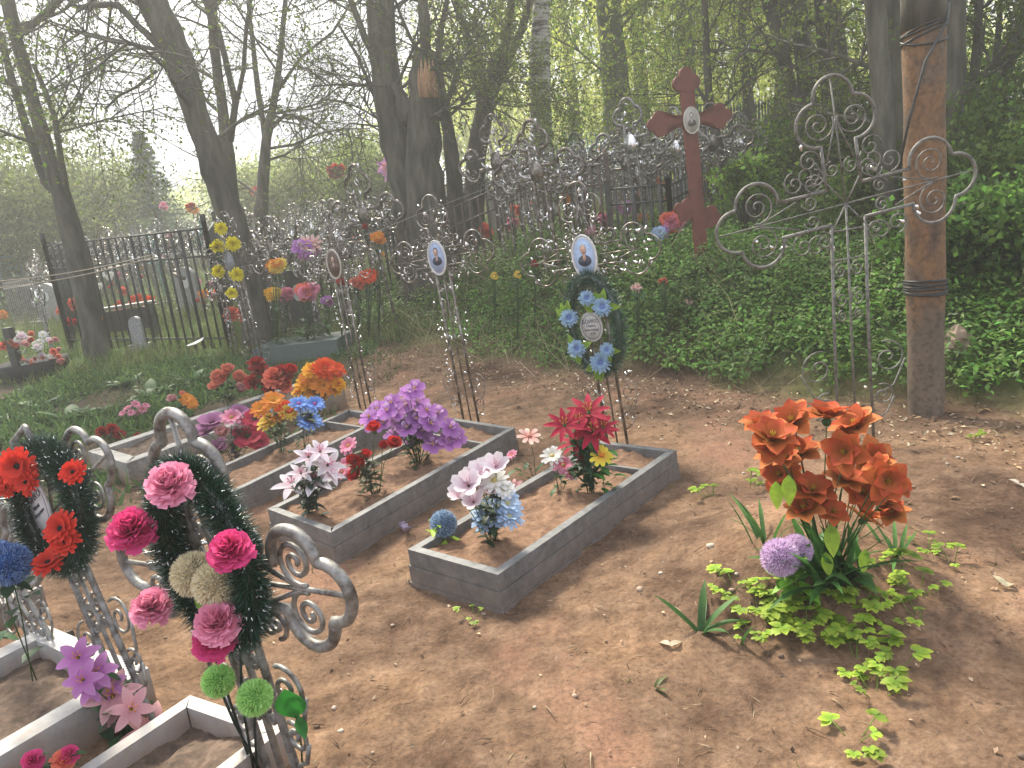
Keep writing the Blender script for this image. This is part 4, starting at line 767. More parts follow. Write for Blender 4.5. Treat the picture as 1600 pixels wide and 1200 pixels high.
mb=MB(); p=on(ka,461,1122,.03); mb.leaf(p,(-.05,0,1),(0,-1,.2),.105,.085,.3,(.03,.20,.03),(.04,.26,.04),'leaf',7,.1); mb.build('leaf','leaf',t); mb=MB(); mb.leaf(on(ka,466,1118,.02),(.15,0,-1),(0,-1,.2),.07,.035,.3,(.03,.16,.03),(.05,.24,.05),'leaf',6,.2); mb.build('leaf','leaf',t); stems_(t,on(ka,468,1190,.0),[on(ka,462,1120,.03)],(.05,.1,.04),.003)
pb_=on(kb,215,1170,.02)
bouquet('purple and pale pink artificial lilies hanging along the ribbed cross legs, bottom left',pb_,[(122,1028,'purplelily',24),(150,1050,'purplelily',24),(130,1062,'purplelily',23),(172,1072,'purplelily',20),(142,1075,'purplelily',20),(176,1088,'pinklily',30),(205,1108,'pinklily',26),(234,1144,'pinklily',34),(190,1102,'pinklily',24)],dj=.06,nleaf=12,leafl=.09,lcol=(.05,.12,.05),fwd=.08,up=.1)
bouquet('vivid red pink flowers lying at the bottom left edge of the photograph',(70,1215),[(52,1190,'hotcarn',16),(98,1190,'coral',17),(108,1180,'hotcarn',14)],z=.1,nleaf=4,leafl=.06)
t=bouquet('bright blue pompom at the left edge on the outermost ribbed cross',Vector((*Pd(30,1000,2.35)[:2],.25)),[(14,882,'bluepom',27),(-6,868,'bluepom',20)],nleaf=6,leafl=.1,lcol=(.05,.11,.05),dj=0)
p=G(1220,1000); bouquet('single bright yellow green leaf under the lilac pompoms',(1215,968),[(1219,871,'lilacpom',1)],nleaf=0) if False else None
t=thing('fallen_leaf',tuple(Pd(1209,928,2.72)),'bright yellow green leaf under the lilac pompoms','artificial leaf'); mb=MB(); p=Pd(1206,914,2.72)
for a in (-.7,0,.7): mb.leaf(p,(math.sin(a)+.1,-.25,-math.cos(a)),(0,-1,.5),.055,.035,.2,(.22,.5,.05),(.35,.65,.08),'leaf',5,.1)
mb.build('leaf_blade','leaf',t); stems_(t,G(1222,962),[p])
# candy wrapper and small litter
t=MB(); p=G(637,834)
for q in range(5): t.leaf(p+Vector((random.uniform(-.02,.02),random.uniform(-.02,.02),.008)),(random.uniform(-1,1),random.uniform(-1,1),.3),(0,0,1),.05,.035,.8,(.08,.04,.07),(.35,.3,.4),'fan',4,.3,0,.2)
tag(t.build('candy_wrapper','tinsel',loc=tuple(p)),'crumpled dark shiny sweet wrapper on the dirt between two graves','wrapper')
t=MB(); p=G(1497,572); t.ell(p+Vector((0,0,.08)),(.10,.08,.17),None,14,9,(.4,.3,.2),0,.25); tag(t.build('stone','stone',smooth=False,loc=tuple(p)),'rough tan boulder right of the rusty pole','rock')
for x,y,c,l in ((1535,645,(.45,.3,.15),'ochre coloured leaf on the ground right of the pole'),(1592,765,(.7,.62,.5),'pale curled leaf lying at the right edge'),(1047,1014,(.6,.52,.38),'pale dry leaf on the dirt in front of the mound'),(1573,925,(.65,.6,.4),'cream flower petal on dark soil lower right')):
    t=MB(); p=G(x,y)
    for q in range(2): t.leaf(p+Vector((0,0,.01+.004*q)),(random.uniform(-1,1),random.uniform(-1,1),.15),(0,0,1),.06,.028,-.7,c,tuple(v*.8 for v in c),'leaf',5,.3)
    tag(t.build('dry_leaf','leaf',loc=tuple(p)),l,'leaf')
# ------------------------------------------------------------------ iron fences
def fence(P,Q,h,n,mat,label,parts=False,deco='scroll',group='iron fences round the graves',lean=0.):
    P,Q=Vector(P),Vector(Q); c=(P+Q)/2; t=thing('iron_fence',tuple((c.x,c.y,c.z)),label,'fence',group); d=(Q-P).normalized(); up=Vector((lean,0,1)).normalized(); k=0
    for E_ in (P,Q):
        mb=MB(); mb.box(E_+up*(h*.52),(.05,.05,h*1.12)); mb.build('post',mat,t,False)
    for f in (.97,.76,.1):
        mb=MB(); mb.tube([P+up*h*f,Q+up*h*f],.014,5); mb.build('rail',mat,t)
    allb=MB()
    for q in range(1,n):
        p=P.lerp(Q,q/n); mb=MB() if parts else allb; w=.015 if q%3 else .024; mb.tube([p+up*.02,p+up*h*(.97 if deco!='spear' else 1.12)],w,5)
        if deco=='spear': mb.tube([p+up*h*1.1,p+up*h*1.15,p+up*h*1.24],[.008,.022,.002],5)
        if parts: mb.build('bar',mat,t)
    if not parts: allb.build('bars',mat,t)
    if deco=='scroll':
        mb=MB()
        for q in range(n*2):
            p=P.lerp(Q,(q+.5)/(n*2))+up*h*.865; r=h*.075; mb.tube([p+d*u+up*v for u,v in spiral(0,0,r,math.pi/2,1.4*(1 if q%2 else -1),16)],.006,4)
        mb.build('scroll_band',mat,t)
    if deco=='swirl':
        mb=MB()
        for q in range(n):
            p=P.lerp(Q,(q+.5)/n)+up*h; mb.tube([p+d*(.05*math.sin(a*2.2))*(1-a*.2)+up*(a*.055) for a in np.linspace(0,3,9)],.005,4)
        mb.build('swirl_band',mat,t)
    return t
def fpx(p1,p2,h,n,mat,label,**k): fence(G(*p1),G(*p2),h,n,mat,label,**k)
L0=G(112,548); L1=G(360,548); L1=Vector((L1.x,L1.y,L1.z)); hL=0
LT=(L0.y+L1.y)/2
fence(L0,L1,1.68,21,'black','tall black iron fence with a scroll band around a table at the left',parts=True)
fence(L0,Vector((L0.x-1.6,L0.y+3.6,hz(L0.x-1.6,L0.y+3.6))),1.6,14,'black','side panel of the tall black fence running back from its left corner')
fence(L1,Vector((L1.x-1.2,L1.y+3.8,hz(L1.x-1.2,L1.y+3.8))),1.6,14,'black','side panel of the tall black fence running back behind the yellow flowers')
fence(Pd(700,400,10.2)*1,Pd(1000,330,9.6)*1,.1,1,'black','x') if False else None
def at(px,d):
    lo,hi=-200,1400
    for _ in range(26):
        m=(lo+hi)/2; p=Pd(px,m,d)
        if p.z>hz(p.x,p.y): lo=m
        else: hi=m
    return Vector((p.x,p.y,hz(p.x,p.y)))
fence(at(430,11.6),at(640,12.0),1.25,16,'black','black fence in the middle distance behind the photo oval crosses')
fence(at(640,10.4),at(860,10.6),1.15,18,'brown','brown iron fence with a swirled top above the dry bank',deco='swirl')
fence(at(860,10.4),at(960,9.3),1.1,9,'brown','short brown fence return panel behind the blue wreath cross',deco='swirl')
fence(at(958,8.9),at(1052,8.6),.82,7,'black','low black fence with square posts in front of a pale grave slab',deco='swirl')
fence(at(1052,8.6),at(1100,10.5),.8,9,'black','low black fence panel running back beside the red cross',deco='swirl')
fence(at(1095,14.5),at(1235,14.2),1.5,30,'black','black spear topped fence to the right of the red cross',deco='spear')
fence(at(960,15),at(1095,14.5),1.4,26,'black','black spear topped fence to the left of the red cross',deco='spear')
fence(at(1100,20),at(1190,20),1.9,12,'teal','teal fence far behind the red cross',deco='spear')
fence(at(880,19),at(960,19.5),1.5,12,'teal','teal fence beyond the birch',deco='spear')
fence(at(1480,12),at(1600,11.5),1.2,14,'black','dark fence glimpsed between trunks at the right edge',deco='spear')
fence(at(-60,19),at(60,19),1.4,14,'teal','teal fence at the far left edge')
# table, slab, small headstone in the left enclosure
a=G(200,520); t=thing('table',(a.x,a.y,a.z),'pale topped plank table standing behind the bars of the black fence','table'); tz=a.z+.42
p0,p1=at(140,LT+.7),at(255,LT+1.2); d=(p1-p0); d.z=0; d.normalize(); n_=Vector((-d.y,d.x,0))
mb=MB(); z0=Pd(200,476,LT+1.).z
A_,B_=Vector((p0.x,p0.y,0)),Vector((p1.x,p1.y,0)); mb.hexa([A_+Vector((0,0,z0-.04)),B_+Vector((0,0,z0-.04)),B_+n_*.28+Vector((0,0,z0-.04)),A_+n_*.28+Vector((0,0,z0-.04)),A_+Vector((0,0,z0)),B_+Vector((0,0,z0)),B_+n_*.28+Vector((0,0,z0)),A_+n_*.28+Vector((0,0,z0))]); mb.build('tabletop','boardlight',t,False)
for f in (.08,.92):
    for g_ in (.06,.44):
        q=A_.lerp(B_,f)+n_*g_; mb=MB(); zb=hz(q.x,q.y)-.02; mb.box((q.x,q.y,(zb+z0-.04)/2),(.06,.06,z0-.04-zb)); mb.build('leg','black',t,False)
mb=MB(); q=A_.lerp(B_,.5)+n_*.3; mb.box((q.x,q.y,z0-.25),(1.0,.03,.34),col=(.05,.04,.035)); mb.build('panel','paint',t,False)
def headstone(p,w,h,th,matn,label,arch=True,name='headstone'):
    t=thing(name,tuple(p),label,'headstone','small headstones'); mb=MB(); out=[(-w/2,0),(w/2,0),(w/2,h*.7)]+([(w/2*math.cos(a),h*.7+h*.3*math.sin(a)) for a in np.linspace(.2,math.pi-.2,10)] if arch else [(w/2,h),(-w/2,h)])+[(-w/2,h*.7)]
    mb.prism(out,th,p+Vector((0,0,.08)),(.96,-.28,0),(0,0,1)); mb.build('slab',matn,t,False); mb=MB(); mb.bevbox(p+Vector((0,0,.04)),(w*1.3,th*2.4,.12)); mb.build('plinth',matn,t,False)
    if w>.3: mb=MB(); mb.prism(oval(w*.3,h*.28,20),.01,p+Vector((0,-th/2-.012,.08+h*.62)),(.96,-.28,0),(0,0,1),(.6,.6,.58)); mb.build('oval','paint',t,False)
    return t
headstone(G(222,548),.22,.42,.06,'granite','tiny grey arched headstone in front of the black fence')
headstone(at(34,9.9),.11,.62,.09,'black','narrow black lantern like marker behind the flower basket',False,'marker')
q=at(300,9.3); mb=MB(); mb.leaf(Pd(292,540,9.3),(1,.1,.1),(0,-.3,1),.22,.10,.3,(.6,.6,.57),None,'fan',4); tag(mb.build('paper_scrap','paint',loc=tuple(q)),'white paper scrap lying behind the fence bars','paper')
# flower basket left
pb0=G(55,590); t=thing('flower_basket',tuple(pb0),'dark round basket heaped with white and coral flowers at the left edge','flower basket'); r0=44/F*pb0.y
mb=MB(); mb.lathe(pb0,[(0,.0),(r0*.9,0),(r0*1.15,.10),(r0*1.2,.22),(r0*1.1,.22),(0,.16)],22,(.03,.03,.035)); mb.build('basket','matte',t)
for _ in range(60):
    x=random.uniform(4,98); y=random.uniform(522,575) if x>30 else random.uniform(525,545); f=abs(x-52)/48; y=max(y,520+f*f*22); pr=random.choice(['whitedaisy','whitedaisy','gladiola','gladiola','coralrose','pinkrose','coralrose']) if 25<x<80 else random.choice(['coralrose','coral','pinkrose']); 
    d=pb0.y+random.uniform(-.25,.12); p=Pd(x,y,d); place(PR[pr],'blossom',t,p,(toward(p)+Vector((0,0,.6))).normalized(),random.uniform(5,8)/F*d)
foliage_(t,pb0+Vector((0,-.1,.2)),pb0+Vector((0,-.15,.38)),50,.13,(.07,.13,.06),9.)
# ropes
mb=MB()
for k in range(2):
    A_,B_=Pd(-60,590+k*8-0,9.0),Pd(238,398+k*2,10.2); A_=Pd(-60,594-150+k*9,8.5); mb.tube([A_.lerp(B_,f)-Vector((0,0,.06*math.sin(f*math.pi)+.02*k)) for f in np.linspace(0,1,14)],.006,4,(.5,.43,.34))
tag(mb.build('rope','matte',loc=tuple(Pd(100,420,9))),'pair of pale ropes strung across in front of the black fence','rope')
mb=MB(); A_,B_,C_=Pd(400,380,7.5),Pd(640,340,9.5),Pd(900,240,10.5); mb.tube([A_.lerp(B_,f)-Vector((0,0,.12*math.sin(f*math.pi))) for f in np.linspace(0,1,12)]+[B_.lerp(C_,f) for f in (.3,.6,1)],.004,4,(.3,.28,.25)); tag(mb.build('wire','matte',loc=tuple(B_)),'thin drooping wire between the middle crosses and the big trunk','wire')
p0,p1=at(398,9.0),at(530,9.0); nn=Vector((.1,1,0))*.7; t=thing('raised_grave_bed',tuple(p0),'low grey green raised grave bed with flowers left of the brown photo oval','grave border'); z1=p0.z+.2; mb=MB()
mb.hexa([p0-Vector((0,0,.2)),p1-Vector((0,0,.2)),p1+nn-Vector((0,0,.2)),p0+nn-Vector((0,0,.2)),Vector((p0.x,p0.y,z1)),Vector((p1.x,p1.y,z1)),Vector((p1.x,p1.y,z1))+nn,Vector((p0.x,p0.y,z1))+nn],(.09,.12,.11)); mb.build('side_boards','paint',t,False); foliage_(t,Vector((p0.x+.2,p0.y+.2,z1)),Vector((p1.x-.2,p1.y+.3,z1+.1)),90,.12,(.05,.12,.03),3.)
# pale grave slab behind low fence
A_,B_,C_=at(962,9.1),at(1062,8.9),at(1078,10.2); mb=MB(); 
for P_,Q_ in ((A_,B_),(B_,C_)):
    dd=(Q_-P_).normalized(); nn=Vector((-dd.y,dd.x,0))*.1; z1=.30; mb.hexa([P_-Vector((0,0,.2)),Q_-Vector((0,0,.2)),Q_+nn-Vector((0,0,.2)),P_+nn-Vector((0,0,.2)),P_+Vector((0,0,z1)),Q_+Vector((0,0,z1)),Q_+nn+Vector((0,0,z1)),P_+nn+Vector((0,0,z1))])
tag(mb.build('grave_kerb','boardlight',loc=tuple(A_),smooth=False),'pale stone grave kerb behind the low black fence','grave border')
# ------------------------------------------------------------------ crowd of crosses behind
def bgcross(kind):
    mb=MB(); hh=1.15; mats=['iron','bright'] 
    if kind in ('silver','dark','blue'):
        mats={'silver':['iron','bright'],'dark':['darkiron','bright'],'blue':['teal','bright']}[kind]
        for ang,s1,R in ((0,.25,.09),(math.pi/2,.22,.09),(math.pi,.25,.09)):
            pts,o=trefoil_arm(.06,.06,s1,R); ca,sa=math.cos(ang),math.sin(ang); pts=pts[::2]
            mb.tube([(u*ca-v*sa,0,hh+u*sa+v*ca) for u,v in pts],.019,4,cap=False)
            for sg in (1,-1): mb.tube([((s1+R+u)*ca-sg*(R*.9+v)*sa,0,hh+(s1+R+u)*sa+sg*(R*.9+v)*ca) for u,v in spiral(0,0,R*.7,0,1.5,14)],.008,3,cap=False)
        for sx in (-1,1):
            mb.tube([(sx*.06,0,hh-.06),(sx*.08,0,-.1)],.02,4,cap=False)
            for sz in (1,-1): mb.tube([(sx*(.14+u),0,hh+sz*(.14+v)) for u,v in spiral(0,0,.07,0,1.5,14)],.007,3,cap=False)
            for f in (.8,.6,.35): mb.tube([(sx*(.03+u),0,f+v) for u,v in spiral(0,0,.04,0,1.4,10)],.006,3,cap=False)
        for _ in range(60):  # short bright pieces added to imitate glints on the ironwork
            p=np.array([random.uniform(-.42,.42),0,hh+random.uniform(-.15,.15)]) if random.random()<.6 else np.array([random.uniform(-.1,.1),0,random.uniform(.4,1.6)]); q=random.uniform(0,6.28); l=random.uniform(.03,.08); mb.tube([p,p+l*np.array([math.cos(q),.1,math.sin(q)])],[.008,.02],3,m=1)
        mb.prism(oval(.15,.22,16),.012,(0,-.02,hh),(1,0,0),(0,0,1),m=1 if kind!='dark' else 0)
    else:
        mats=['brown','boardlight']; mb.box((0,0,.8),(.07,.05,1.7)); mb.box((0,-.003,1.25),(.62,.05,.07)); mb.box((0,-.003,1.45),(.3,.05,.06)); R=Matrix.Rotation(.35,3,'Y'); mb.box((0,-.003,.85),(.36,.05,.06),R); mb.prism(oval(.14,.2,16),.012,(0,-.04,1.25),(1,0,0),(0,0,1),m=1)
    return keep(mb,'grave_cross',mats,True)
BG={k:[bgcross(k) for _ in range(2)] for k in ('silver','dark','blue','wood')}
LAB={'silver':'silver forged cross in the crowded rows far behind','dark':'dark forged cross in the crowded rows far behind','blue':'painted teal forged cross in the crowded rows far behind','wood':'brown slanted bar wooden cross in the crowded rows far behind'}
ZN=((110,'at the left edge'),(220,'behind left half of black fence'),(345,'behind right half of black fence'),(430,'behind the yellow flowered cross'),(560,'left of the big trunk'),(700,'behind the big trunk'),(800,'behind the forked tree'),(900,'around the birch'),(1010,'between the birch and the red cross'),(1130,'behind the red cross'),(1240,'right of the red cross'),(1400,'behind the silver cross'),(9999,'near the right edge'))
def zone(px,d):
    return ('front rows ' if d<14 else ('middle rows ' if d<22 else 'farthest rows '))+next(z for a,z in ZN if px<a)
def put(me,name,p,rz,sc,label,cat,group,tilt=.04):
    o=bpy.data.objects.new(name,me); COL.objects.link(o); o.location=p; o.scale=(sc,)*3; o.rotation_euler=(random.gauss(0,tilt),random.gauss(0,tilt)-.04,rz); return tag(o,label,cat,group)
def free(x,y,lst,r=.55): return all((x-a)**2+(y-b)**2>r*r for a,b in lst)
occ=[]; yaw0=math.atan2(WD[1],WD[0])
n=0
tries=0
while n<290 and tries<6000:
    tries+=1
    px=random.uniform(60,1640); d=9.6+ (random.random()**1.4)*24
    if tries%4==0: px=random.uniform(780,1140); d=random.uniform(9.6,14)
    elif tries%4==1: px=random.uniform(110,600); d=random.uniform(13.6,20)
    if px>1230 and d<12: continue
    if 560<px<780 and d<12: continue
    if 110<px<360 and d<13.5: continue
    if px>1150 and random.random()<.55: continue
    p=at(px,d)
    if not free(p.x,p.y,occ,.62): continue
    occ.append((p.x,p.y)); k=random.choices(['silver','dark','blue','wood'],[.5,.36,.06 if d>15 else 0,.08])[0]
    put(random.choice(BG[k]),'grave_cross',p,yaw0+random.uniform(-.35,.35),random.uniform(.72,.98),LAB[k].replace(' in the crowded rows far behind','')+', '+zone(px,d),'grave cross','metal and wooden crosses in the crowded rows behind'); n+=1
for px,d,s,l in ((612,10.2,1.30,'dark forged cross in front of the big trunk with purple flowers'),(455,10.8,1.05,'dark cross beside a black portrait stone left of the brown photo oval'),(560,10.6,1.1,'silver cross behind the brown photo oval'),(800,9.9,1.15,'dark cross half hidden in the dry bank left of the blue wreath cross'),(868,8.6,1.1,'dark forged cross with trefoil top in front of the birch'),(1005,9.7,1.1,'silver cross behind the blue wreath cross, left of the red cross')):
    p=at(px,d); put(BG['dark' if 'dark' in l else 'silver'][0],'grave_cross',p,yaw0,s,l,'grave cross','metal and wooden crosses in the crowded rows behind')
# far low fences
def bgfence(mat):
    mb=MB(); 
    for f in (.1,.9): mb.tube([(-1,0,f),(1,0,f)],.018,4)
    for q in range(17): mb.tube([(-1+q/8,0,-.1),(-1+q/8,0,1.0)],.012,4,cap=False)
    for q in range(16): mb.tube([(-1+q/8+.0625+u,0,1.0+v) for u,v in spiral(0,0,.06,0,1,8)],.008,3,cap=False)
    return keep(mb,'iron_fence',[mat])
BF={m:bgfence(m) for m in ('teal','black','iron','white')}; n=0
while n<64:
    px=random.uniform(0,1620); d=random.uniform(12.5,34); p=at(px,d)
    if 110<px<400 and d<15: continue
    m_=random.choices(['teal','black','iron','white'],[.3,.3,.28,.12])[0]; put(BF[m_],'iron_fence',p,yaw0+random.choice([0,math.pi/2])+random.uniform(-.1,.1),random.uniform(.8,1.1),{'teal':'teal','black':'black','iron':'silver','white':'white'}[m_]+' low fence section, '+zone(px,d),'fence','low fences among the far crosses',.02); n+=1
for q in range(22):
    px=random.uniform(60,1500); d=random.uniform(11.5,30); p=at(px,d); 
    m_=random.choice(['granite','granite','black','boardlight']); headstone(p,random.uniform(.4,.6),random.uniform(.6,1.0),.1,m_,{'granite':'grey','black':'black','boardlight':'pale'}[m_]+' headstone, '+zone(px,d))
headstone(at(478,11.0),.5,.85,.09,'black','black headstone left of the brown photo oval cross',False)
# ------------------------------------------------------------------ background flowers: px, py, radius px, colours, label
FL=[(525,268,17,['redrose'],'red flowers at the left of the big trunk'),(402,300,11,['redrose','coral'],'small red bunch beside the leaning trunk'),(614,262,22,['purplelily','pinkpetal'],'purple pink flowers on the cross before the big trunk'),(616,325,8,['redrose','yellow'],'small red and yellow bunch low on the big trunk'),(641,328,10,['hotcarn'],'crimson bunch at the foot of the big trunk'),
(942,345,13,['pinkcarn'],'pink ball of flowers above the blue framed photo oval'),(926,362,12,['pinkpetal','yellow'],'pink and yellow bunch behind the tallest cross'),(1052,345,20,['coral','pinkcarn'],'hot pink flowers beside the low black fence post'),(976,325,14,['purplelily'],'purple flowers above the low black fence'),(1032,364,13,['bluewhite','orchid'],'blue and violet bunch on the pale grave kerb'),(1006,340,10,['orange'],'orange flowers beyond the low black fence'),
(945,232,9,['pinkcarn'],'tiny pink flowers right of the birch'),(1056,218,10,['redrose'],'red flowers left of the dark red cross upright'),(1093,212,9,['coral'],'coral flowers just right of the dark red cross upright'),(1192,306,14,['coral','whitedaisy'],'coral and white flowers between the red and silver crosses'),(1222,300,16,['coral','redrose'],'red flowers behind the left arm of the silver cross'),(1243,308,9,['orange','yellow'],'yellow orange flowers by the left arm of the silver cross'),(1110,284,9,['pinkpetal'],'pink flowers right of the red cross in the fence bars'),
(432,415,15,['orange','yellow'],'orange yellow bunch right of the yellow chrysanthemums'),(426,459,13,['sun','yellow'],'bright orange yellow bunch on the far raised bed'),(446,460,13,['pinkcarn'],'magenta bunch on the far raised bed'),(480,455,18,['coral','pinkcarn'],'large salmon pink bunch on the far raised bed'),(576,432,14,['redorange'],'scarlet bunch right of the brown photo oval'),(560,442,12,['coral'],'orange red bunch behind the brown photo oval cross'),(534,441,9,['redrose'],'small red flower under the brown photo oval'),(592,372,12,['orange'],'orange flowers left of the big trunk foot'),(570,356,8,['redrose'],'red flower spot above the scarlet bunch'),
(480,386,22,['mauve','orchid','palepink'],'mauve and pale flowers before the black headstone'),(996,450,9,['palepink'],'pale pink star flower on the green bank'),(1038,440,9,['coralrose'],'faded coral flowers on the green bank'),(1076,470,7,['palepink'],'pale pink flower lying in the green weeds'),(772,431,7,['yellow'],'left of two yellow flowers on the bank'),(808,429,7,['yellow'],'right of two yellow flowers on the bank'),(835,412,7,['darkred'],'dark red flower on the dry bank'),
(56,462,6,['coral'],'coral flower at the left beyond the rope'),(106,457,9,['pinkpetal'],'pink flowers at the left corner of the black fence'),(266,368,6,['pinkcarn'],'pink flower inside the black fence top'),(231,387,8,['orchid'],'violet flowers seen through the black fence'),(300,325,11,['redrose','orange'],'red and orange flowers above the black fence'),(255,322,8,['pinkpetal'],'pink flowers left above the black fence'),(820,240,6,['pinkcarn'],'small pink flowers left of the birch'),(40,433,6,['orange'],'orange flowers at the left edge behind the rope'),(320,460,9,['orange','palepink'],'pale orange bunch inside the black fence'),(351,457,7,['redrose'],'small red bunch at the right post of the black fence'),(4,492,9,['orange'],'orange flowers by the narrow black marker'),(394,455,9,['orchid'],'violet bunch left of the orange yellow bunch'),(512,470,10,['orchid','mauve'],'purple bunch right of the salmon pink bunch'),(820,300,6,['redrose'],'red dot of flowers on the brown fence')]
for i_,(x,y,r,ps,lb) in enumerate(FL):
    gg=G(x,y+r*1.6); d=min(max(gg.y,7.),22.)
    if 395<x<620 and y>350: d=min(d,9.3)+.25*(i_%3)
    elif y>300: d=max(7,d*.88)
    if y<300: d=min(max(d,11),20)
    b_=at(x,d); c_p=Pd(x,y,d); 
    if c_p.z>b_.z+1.3 or 'on the cross' in lb: b_=Vector((c_p.x,c_p.y,c_p.z-.25))
    t=thing('flower_bunch',tuple(b_),lb,'artificial flowers','artificial flowers on the graves behind'); nb=7 if r>12 else (5 if r>8 else 4); pts=[]
    for q in range(nb):
        a=q*2.4; rr=r*.55*math.sqrt(q/nb); p=Pd(x+rr*math.cos(a)*1.2,y+rr*math.sin(a)*.8,d+random.uniform(-.06,.06)); place(PR[ps[q%len(ps)]],'blossom',t,p,(toward(p)+Vector((0,0,.4))+Vector([random.uniform(-.3,.3) for _ in range(3)])).normalized(),r*.66/F*d); pts.append(p)
    mb=MB(); b2=Vector((b_.x,b_.y,b_.z))
    for p in pts: mb.tube([b2,(b2+p)/2+Vector((.01,0,.02)),p],.004,4,(.04,.1,.03))
    foliage_(t,b2.lerp(c_p,.4),c_p,12,.10,(.03,.09,.03),2.); mb.build('stems','leaf',t)
cols=list(PR.keys()); NF=[k for k in cols if k not in ('green','cream','tulip','tulip2')]
for q in range(110):
    px=random.uniform(80,1300); d=random.uniform(10.5,24); p=at(px,d); s=random.uniform(.05,.09); k=random.choice(['coral','redrose','pinkcarn','orange','whitedaisy','orchid','redorange','pinkpetal']); mb=MB()
    t=thing('flower_bunch',tuple(p),{'coral':'coral','redrose':'red','pinkcarn':'pink','orange':'orange','whitedaisy':'white','orchid':'violet','redorange':'scarlet','pinkpetal':'pink and rose'}[k]+' flowers, '+zone(px,d),'artificial flowers','small flower bunches among the far crosses')
    h0=random.uniform(.15,.6)
    for z in range(3): place(PR[k],'blossom',t,p+Vector((random.uniform(-.1,.1),random.uniform(-.1,.1),h0+random.uniform(0,.12))),(random.uniform(-.3,.3),-1,.5),s)
    mb.tube([p,p+Vector((0,0,h0))],.008,4,(.04,.1,.03)); mb.build('stem','leaf',t)
# ------------------------------------------------------------------ greenery
def in_view(x,y,z=0.5,m=120):
    v=np.stack([x,y,np.full_like(x,z)-H],-1) if np.ndim(z)==0 else np.stack([x,y,z-H],-1); d=v@cf; return (d>.3)&(np.abs(v@ir/np.maximum(d,.3)*F)<800+m)&((-(v@iu)/np.maximum(d,.3)*F)<600+m)
def sval(x,y): return (1.12*x+y-7.85)/1.5
# ground elder on the bank
n=30000; x=rng.uniform(-3.5,7,n); y=rng.uniform(3.5,13,n); s=sval(x,y)+.5*vn(x*2.2,y*2.2)+.35*vn(x*6,y*6)
dens=sm(s/.55)*np.where(x<.2,.55,1)*(1-.5*sm((y-9.5)/3)); ok=(rng.random(n)<dens)&in_view(x,y)&~((np.abs(x-2.62)<.3)&(np.abs(y-4.7)<.35)); x,y=x[ok],y[ok]; n=len(x); z=terr(x,y)
mb=MB(); hgt=(.12+.22*rng.random(n)**2)*(1+.9*vn(x*1.4+3,y*1.4)); tone=vn(x*1.7+4,y*1.7)+.6*vn(x*6,y*6)
for k in range(13):
    a=rng.random(n)*6.283; r=.02+.085*rng.random(n); P=np.stack([x+r*np.cos(a),y+r*np.sin(a),z+hgt*(.35+.65*rng.random(n))],-1); N=np.stack([np.cos(a)*.5,np.sin(a)*.5-.15,np.ones(n)],-1)+rng.normal(size=(n,3))*.25
    v=(1+.9*tone+.3*rng.normal(size=n))[:,None]; C=np.clip(np.array([.115,.225,.035])[None]*np.clip(v,.35,2.2)*(1+.12*rng.normal(size=(n,3))),.004,1); mb.leaves(P,N,.034+.034*rng.random(n),C,.45)
mb.blades(np.stack([x,y,z],-1),np.stack([rng.normal(size=n)*.15,rng.normal(size=n)*.15,np.ones(n)],-1),hgt,.004,(.07,.11,.035))
tag(mb.build('leafy_ground_cover','leaf'),'dense green leafy weeds covering the bank','ground cover','',None); bpy.data.objects['leafy_ground_cover']['kind']='stuff'
def grass(n,xr,yr,df,ln,cols,name,label,wd=.006,lean=.35):
    x=rng.uniform(*xr,n); y=rng.uniform(*yr,n); ok=(rng.random(n)<df(x,y))&in_view(x,y); x,y=x[ok],y[ok]; n=len(x); z=terr(x,y); mb=MB(); D=np.stack([rng.normal(size=n)*lean,rng.normal(size=n)*lean,np.ones(n)],-1)
    c=np.array(cols)[rng.integers(0,len(cols),n)]*(1+.3*rng.normal(size=(n,1))); mb.blades(np.stack([x,y,z-.01],-1),D,ln*(.4+rng.random(n)),wd,np.clip(c,.005,1),bend=rng.normal(size=(n,3))*.25); o=mb.build(name,'leaf'); return tag(o,label,'grass',None,'stuff')
grass(90000,(-9,9),(6,16),lambda x,y:sm((sval(x,y)+.1+.8*vn(x,y))/.8)*.8,.17,[(.08,.14,.03),(.12,.17,.05),(.2,.2,.09),(.05,.1,.025)],'grass','short green grass growing between the graves and on the bank',.007)
grass(40000,(-9,1),(9.3,14),lambda x,y:.85*sm((vn(x,y)+.35)/.3),.2,[(.09,.16,.03),(.14,.19,.05),(.2,.2,.09)],'grass','grass inside and around the black fence enclosure',.009)
grass(60000,(-14,20),(13,34),lambda x,y:.9,.3,[(.08,.13,.03),(.13,.17,.05),(.22,.2,.1)],'grass','longer grass around the far graves',.014)
grass(14000,(-5,-1.2),(4.8,9.8),lambda x,y:sm((vn(x*1.3+2,y*1.3)+.2)/.3)*np.where((x<-2.9)|(y>7.6),.9,.0),.09,[(.07,.14,.03),(.12,.18,.05),(.05,.1,.025)],'grass','patchy low weeds between the left graves and the fence',.008,.7)
grass(2600,(-1.5,4),(5.5,10.5),lambda x,y:sm((sval(x,y)+.5)/.6)*np.where(x<1,1,.25),.55,[(.42,.36,.22),(.33,.27,.16),(.5,.45,.3)],'dry_grass','long dry bent straw stems on the bank',.0045,.8)
grass(5200,(-3,4),(1.5,8),lambda x,y:np.where(vn(x*1.1+7,y*1.1)>.18,1,.05)*np.where(x>.7,1,.35),.045,[(.11,.15,.04),(.2,.18,.09),(.08,.12,.03)],'sprouts','sparse small weeds sprouting in the bare earth',.005,.8)
